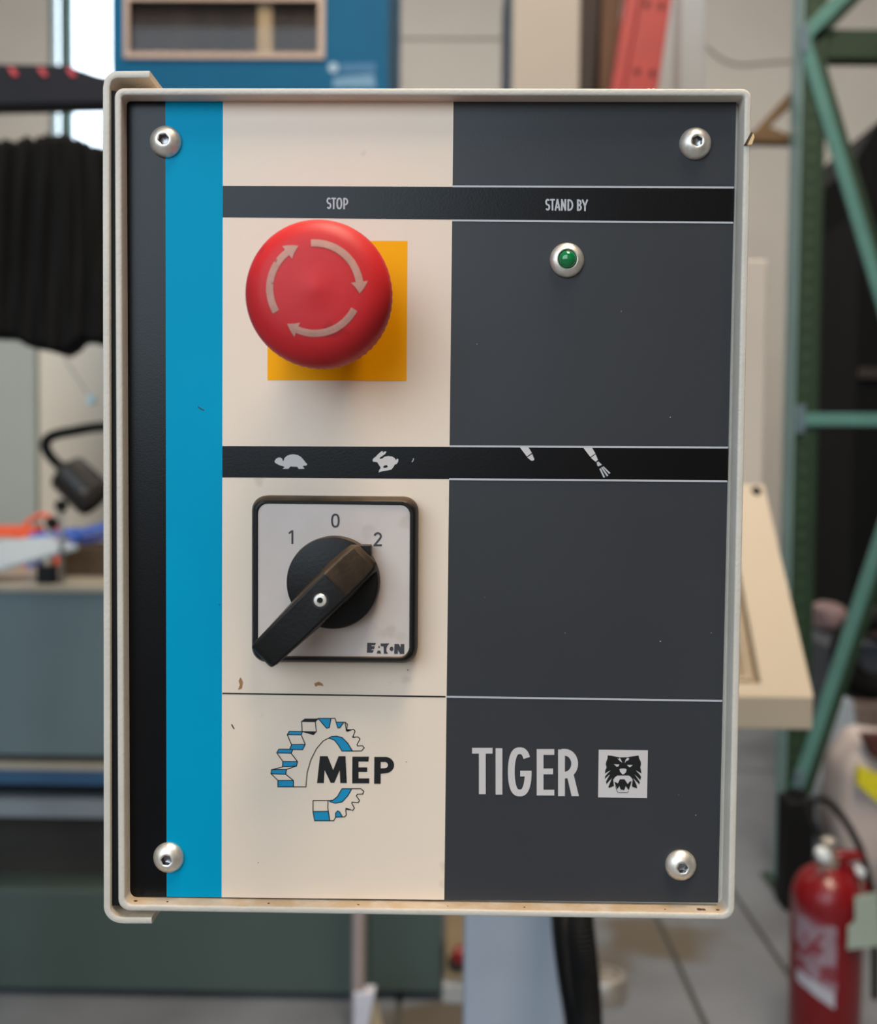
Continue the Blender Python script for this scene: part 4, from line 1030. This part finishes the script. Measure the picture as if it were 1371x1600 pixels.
# timber bracket screwed to the rack upright
m_tb = mat('brown_timber', (92, 66, 34), .7, var=.25, scale=14, aniso=(1, 3, 3))
TB = root('timber_bracket', (at(1235, 218, Yx+.15).x, Yx+.15, at(1235, 220, Yx+.15).z), 'brown wooden bracket with a slanted strut fixed to the back of the green upright', 'bracket')
bm = bmesh.new(); slab_px(bm, [(1152, 221), (1176, 205), (1290, 209), (1291, 222)], Yx+.106, .05); obj('bar', bm, m_tb, TB, bev=.003)
bm = bmesh.new(); slab_px(bm, [(1172, 212), (1235, 143), (1246, 146), (1246, 158), (1203, 196), (1196, 212)], Yx+.107, .045); obj('strut', bm, m_tb, TB, bev=.003)
bm = bmesh.new(); slab_px(bm, [(1176, 214), (1200, 196), (1226, 206), (1226, 214)], Yx+.112, .035); obj('gusset', bm, m_tb, TB, bev=.003)

# tall dark cabinet behind the rack
Yd = dist(4.5)
m_dk = mat('charcoal_cover', (13, 14, 15), .8, var=.2, scale=3, spec=.2)
xd0 = at(1337, 600, Yd).x
DK = root('dark_cabinet', (xd0+.35, Yd+.3, 0), 'tall black cabinet with a sloping top behind the green rack', 'cabinet')
bm = bmesh.new(); f = [Vector((xd0, Yd, .0)), Vector((xd0+.8, Yd, .0)), Vector((xd0+.8, Yd, at(1371, 90, Yd).z)), Vector((at(1371, 195, Yd).x, Yd, at(1371, 190, Yd).z)), Vector((xd0-.05, Yd, at(1330, 262, Yd).z)), Vector((xd0, Yd, at(1335, 330, Yd).z))]
hexa(bm, f, [p+Vector((0, .6, 0)) for p in f]); obj('body', bm, m_dk, DK, bev=.01)
obj('ledge', B((xd0+.01, xd0+.8, Yd-.03, Yd, at(1350, 592, Yd).z, at(1350, 575, Yd).z)), mat('dark_brown_ledge', (50, 42, 38), .6, var=.15, scale=5), DK)

# clutter on the floor behind and beside the rack
def sack(name, px0, py0, px1, py1, Y, dep, mt, label, cat, seed, z0=None, parent=None, group=None):
    x0, x1, y0, y1, zb, zt_ = pbox(px0, py0, px1, py1, Y, dep, z0=z0)
    bm = bmesh.new(); bmesh.ops.create_uvsphere(bm, u_segments=28, v_segments=18, radius=1)
    rn = random.Random(seed); ph = [rn.uniform(0, 6.28) for _ in range(6)]
    for v in bm.verts:
        x, y, z = v.co
        s = lambda t, p: math.copysign(abs(t)**p, t)
        x, y, z = s(x, .62), s(y, .62), s(z, .62)
        d = 1+.05*math.sin(5*x+ph[0])*math.sin(4*z+ph[1])+.04*math.sin(9*z+ph[2]+3*x)+.03*math.sin(8*y+ph[3])
        v.co = Vector(((x0+x1)/2+x*d*(x1-x0)/2, (y0+y1)/2+y*d*dep/2, max(zb, (zb+zt_)/2+z*d*(zt_-zb)/2)))
    o = obj(name, bm, mt, parent, smooth=True)
    if parent is None: tag(o, label, cat, group)
    return o
Yh = dist(3.75)
zc1 = at(1330, 1008, Yh).z
obj_ = obj('crate', B((at(1292, 1050, Yh).x, at(1292, 1050, Yh).x+.9, Yh, Yh+.5, 0, zc1)), mat('dark_grey_crate', (70, 74, 82), .7, var=.15, scale=6), None, bev=.01); tag(obj_, 'dark grey crate under the pinkish sacks', 'crate')
m_pk = mat('pinkish_sack', (140, 116, 116), .8, var=.15, scale=10, bump=.4, bscale=60)
sack('sack', 1290, 948, 1334, 1009, Yh+.24, .24, m_pk, 'small pinkish sack slumped on the dark grey crate, half under the brace', 'sack', 1, z0=zc1+.001)
sack('sack', 1368, 965, 1420, 1009, Yh+.02, .3, m_pk, 'bigger pinkish sack lying on the front of the dark grey crate', 'sack', 2, z0=zc1+.001)
# tyre leaning at the crate
bm = bmesh.new(); ty = at(1385, 1085, Yh-.16); R_t, r_t = .13, .05
for i in range(28):
    pass
ring = [Vector((ty.x+R_t*math.cos(2*PI*i/32), Yh-.075, R_t+r_t+R_t*math.sin(2*PI*i/32))) for i in range(33)]
bm = bmesh.new()
seg = 12; rr_ = []
for i in range(32):
    a = 2*PI*i/32; cdir = Vector((math.cos(a), 0, math.sin(a))); cc = Vector((ty.x, Yh-.075, .5))+cdir*R_t
    rr_.append([bm.verts.new(cc+cdir*r_t*math.cos(2*PI*k/seg)+Vector((0, r_t*math.sin(2*PI*k/seg), 0))) for k in range(seg)])
for i in range(32):
    for k in range(seg): bm.faces.new((rr_[i][k], rr_[i][(k+1) % seg], rr_[(i+1) % 32][(k+1) % seg], rr_[(i+1) % 32][k]))
ty_o = obj('coiled_hose', bm, m_rubber, None, smooth=True); tag(ty_o, 'black ring of hose standing against the dark grey crate', 'hose')
ty_o.location.z = at(1371, 1092, Yh-.075).z
zts = ty_o.location.z
tb_ = obj('low_box', B((at(1310, 1150, Yh-.2).x, at(1310, 1150, Yh-.2).x+.6, Yh-.20, Yh-.01, 0, zts-.001)), mat('mottled_brown_box', (112, 98, 92), .8, var=.25, scale=14), None, bev=.01); tag(tb_, 'low mottled brown box in front of the dark grey crate', 'box')
Ys = dist(3.35)
m_ws = mat('bluish_white_bag', (160, 172, 186), .6, var=.1, scale=8, bump=.5, bscale=40)
m_ws2 = mat('pinkish_white_bag', (176, 164, 160), .7, var=.08, scale=8, bump=.5, bscale=40)
bm = bmesh.new(); f = [at(1306, 1090, Ys+.12), at(1336, 1095, Ys+.12), at(1345, 1180, Ys+.08), at(1330, 1290, Ys), at(1262, 1290, Ys), at(1285, 1180, Ys+.06)]
zmin = min(p.z for p in f)
hexa(bm, f, [p+Vector((0, .09, 0)) for p in f])
x_ = at(1262, 1290, Ys).x; box(bm, x_+.01, at(1330, 1290, Ys).x-.01, Ys+.005, Ys+.085, 0, zmin+.01)
tag(obj('folded_bag', bm, m_ws, None, bev=.012), 'tall bluish white folded bag standing behind the extinguisher', 'bag')
Yv = dist(2.95)
WS = root('white_sack', (at(1375, 1300, Yv).x, Yv+.15, 0), 'pinkish white sack with a yellow label beside the bluish folded bag', 'sack')
sack('sack_body', 1325, 1165, 1460, 1400, Yv, .30, m_ws2, '', '', 5, z0=0.0, parent=WS)
bm = bmesh.new(); slab_px(bm, [(1342, 1196), (1400, 1222), (1400, 1278), (1341, 1226)], Yv-.008, .02); obj('label', bm, mat('yellow_label', (206, 196, 30), .6, var=.1, scale=20), WS, label='yellow label')
bm = bmesh.new(); slab_px(bm, [(1352, 1150), (1400, 1150), (1400, 1196), (1368, 1186)], Yv-.006, .05); obj('tie', bm, mat('dark_red_tie', (70, 30, 24), .7, var=.15, scale=20), WS)
Yo = dist(2.95)
CN = root('canister', (at(1246, 1300, Yo).x, Yo+.06, 0), 'black narrow canister standing at the foot of the green upright', 'canister')
bm = bmesh.new(); xa_, xb_ = at(1229, 1330, Yo).x, at(1274, 1330, Yo).x; zt_ = at(1250, 1252, Yo).z
obj('body', B((xa_, xb_, Yo, Yo+.1, 0, zt_)), m_rubber, CN, bev=.012)
bm = bmesh.new(); lathe(bm, ((xa_+xb_)/2, Yo+.05, zt_-.002), (0, 0, 1), [(.022, 0), (.022, .02), (.018, .024), (0, .024)], 20); obj('cap', bm, m_rubber, CN, auto=40)

#==================================================================== fire extinguisher
De = 2.10; Ye = dist(De)
m_ex = mat('red_extinguisher_paint', (116, 8, 18), .32, var=.06, scale=8, coat=.15)
m_exl = mat('extinguisher_label', (140, 120, 132), .5, var=.12, scale=40, spots=((122, 50, 62), 24, .5))
m_exl2 = mat('extinguisher_label_foot', (172, 172, 184), .5, var=.1, scale=40, spots=((120, 124, 150), 60, .6))
m_val = mat('nickel_valve', (176, 168, 158), .3, .7, var=.15, scale=40)
m_card = mat('pale_green_card', (150, 164, 152), .7, var=.05, scale=20)
ex = at(1314, 1450, Ye); rE = (at(1370, 1450, Ye)-at(1258, 1450, Ye)).length/2
zsh = at(1314, 1430, Ye).z; ztp = at(1314, 1372, Ye).z
ce = Vector((ex.x, Ye+rE, 0))
EX = root('fire_extinguisher', ce, 'red fire extinguisher with a pale label and hanging inspection card on the concrete floor', 'fire extinguisher')
bm = bmesh.new()
dome = [(rE*math.cos(t), zsh+(ztp-zsh)*math.sin(t)) for t in [PI/2*k/10*.93 for k in range(11)]]
lathe(bm, (ce.x, ce.y, 0), (0, 0, 1), [(rE*.92, 0), (rE*.96, .01), (rE*.96, .03), (rE, .04)]+dome+[(.022, ztp+.01)], 56); cyl = obj('cylinder', bm, m_ex, EX, auto=50)
def curved(pts_fn, r, mt, nm):
    bm = bmesh.new(); g_ = []
    for i in range(17):
        a = i/16; row = []
        for j in range(9):
            px_, py_ = pts_fn(a, j/8)
            q = at(px_, py_, Ye); dx = max(-.999, min(.999, (q.x-ce.x)/rE)); 
            row.append(bm.verts.new((ce.x+r*dx, ce.y-r*math.sqrt(1-dx*dx), q.z)))
        g_.append(row)
    for i in range(16):
        for j in range(8): bm.faces.new((g_[i][j], g_[i+1][j], g_[i+1][j+1], g_[i][j+1]))
    return obj(nm, bm, mt, cyl, smooth=True)
curved(lambda a, b: (1259+49*a, (1420+30*math.sqrt(a)) + ((1530+22*a)-(1420+30*math.sqrt(a)))*b), rE*1.006, m_exl, 'label').__setitem__('label', 'pale printed label')
curved(lambda a, b: (1259+46*a, (1530+22*a) + ((1550+27*a)-(1530+22*a))*b), rE*1.006, m_exl2, 'label')
zv = ztp+.005
bm = bmesh.new(); lathe(bm, (ce.x, ce.y, zv-.01), (0, 0, 1), [(.024, 0), (.024, .02), (.018, .024), (.018, .06), (.012, .065), (0, .066)], 24); obj('valve', bm, m_val, EX, auto=40)
bm = bmesh.new(); g0 = at(1291, 1340, Ye+.02); lathe(bm, (g0.x, Ye+.03, g0.z), (0, -1, 0), [(.014, -.02), (.014, .004), (.010, .006), (0, .0065)], 20); obj('gauge', bm, mat('white_gauge', (225, 232, 236), .3, var=.04, scale=20), EX, auto=40, label='small white pressure gauge')
def lev(pts, dep, name):
    bm = bmesh.new(); slab_px(bm, pts, Ye+rE-.015, dep); return obj(name, bm, m_ex, EX, bev=.003)
lev([(1300, 1338), (1318, 1334), (1350, 1336), (1352, 1345), (1322, 1348), (1302, 1350)], .03, 'carry_handle')
lev([(1312, 1344), (1326, 1344), (1362, 1390), (1360, 1397), (1338, 1399), (1318, 1372)], .03, 'squeeze_lever')
bm = bmesh.new(); a_ = at(1345, 1362, Ye+rE-.02); lathe(bm, a_, (0, -1, 0), [(.010, -.03), (.010, .006), (0, .008)], 16); obj('safety_pin', bm, mat('white_gauge', (225, 232, 236)), EX, auto=40)
bm = bmesh.new(); slab_px(bm, [(1337, 1402), (1372, 1396), (1378, 1478), (1325, 1484), (1326, 1450), (1337, 1440)], Ye-.012, .004); obj('inspection_card', bm, m_card, EX, label='pale green inspection card')
bm = bmesh.new(); tube(bm, [at(1348, 1398, Ye-.01), at(1345, 1375, Ye+rE-.02)], .0025, 6); obj('card_string', bm, m_val, EX)
bm = bmesh.new(); hp_ = [at(1318, 1352, Ye+rE+.02), at(1290, 1322, Ye+rE+.06), at(1262, 1262, Ye+rE+.10), at(1285, 1248, Ye+rE+.10), at(1312, 1270, Ye+rE+.09), at(1338, 1312, Ye+rE+.07), at(1352, 1350, Ye+rE+.09), at(1366, 1420, Ye+rE+.10), at(1368, 1560, Ye+rE+.10)]
tube(bm, smoothpath(hp_, 8), .0085, 10); obj('hose', bm, m_rubber, EX, smooth=True, label='black discharge hose')

#==================================================================== bits under the control box
Yz = dist(2.26)
PO = root('slim_pole', (at(561, 1500, Yz).x, Yz, 0), 'slim pinkish pole with a white paper sleeve standing in front of the low machine', 'pole')
c = at(561, 1500, Yz); bm = bmesh.new(); tube(bm, [(c.x, Yz, 0), (c.x, Yz, 1.0)], .0165, 20); obj('tube', bm, mat('pinkish_grey_tube', (150, 134, 130), .5, var=.06, scale=12), PO, auto=40)
bm = bmesh.new(); f = [at(553, 1551, Yz-.02), at(586, 1552, Yz-.02), at(580, 1585, Yz-.02), at(572, 1625, Yz-.02), at(552, 1625, Yz-.02)]; hexa(bm, f, [p+Vector((0, .0385, 0)) for p in f]); obj('paper_sleeve', bm, mat('white_paper', (190, 190, 200), .7, var=.05, scale=20), PO, bev=.003)
bm = bmesh.new(); f = [at(586, 1560, Yz-.01), at(604, 1625, Yz-.01), at(574, 1625, Yz-.01), at(580, 1586, Yz-.01)]; hexa(bm, f, [p+Vector((0, .006, 0)) for p in f]); obj('tan_tag', bm, mat('tan_card', (160, 142, 112), .7, var=.08, scale=20), PO)
Ypl = dist(2.55)
PLN = obj('plinth', B((xr+.004-.16+.16, at(735, 1580, Ypl).x, Ypl-.15, Ypl+.12, 0, .05)), mat('pale_grey_plinth', (150, 152, 152), .6, var=.06, scale=8), None, bev=.004); tag(PLN, 'low pale grey plinth on the floor beside the low machine', 'plinth')
Yy = dist(2.42)
MC = root('cream_gearbox', (at(712, 1500, Yy).x, Yy+.08, .05), 'small cream housing with a red knob on the pale plinth', 'gearbox')
obj('housing', B((xr+.01, at(728, 1500, Yy).x, Yy, Yy+.16, .051, at(700, 1400, Yy).z)), mat('tan_housing', (150, 126, 92), .6, var=.15, scale=8), MC, bev=.006)
bm = bmesh.new(); k_ = at(719, 1486, Yy); lathe(bm, k_, (0, -1, 0), [(.016, 0), (.020, .01), (.020, .03), (.014, .036), (0, .037)], 24); obj('knob', bm, m_ex, MC, auto=40, label='red knob')
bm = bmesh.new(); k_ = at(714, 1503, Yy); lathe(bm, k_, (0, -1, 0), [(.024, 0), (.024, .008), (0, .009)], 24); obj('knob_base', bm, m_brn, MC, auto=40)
# round steel flange and chip
Yi = dist(2.45)
c = at(948, 1570, Yi); bm = bmesh.new()
lathe(bm, (c.x, Yi, 0), (0, 0, 1), [(.052, 0), (.052, .05), (.046, .058), (.030, .060), (.030, .050), (0, .050)], 32)
tag(obj('steel_flange', bm, mat('dull_steel_flange', (166, 160, 152), .4, .7, var=.15, scale=20), None, auto=40), 'round dull steel flange lying on the floor next to the corrugated conduit', 'flange')
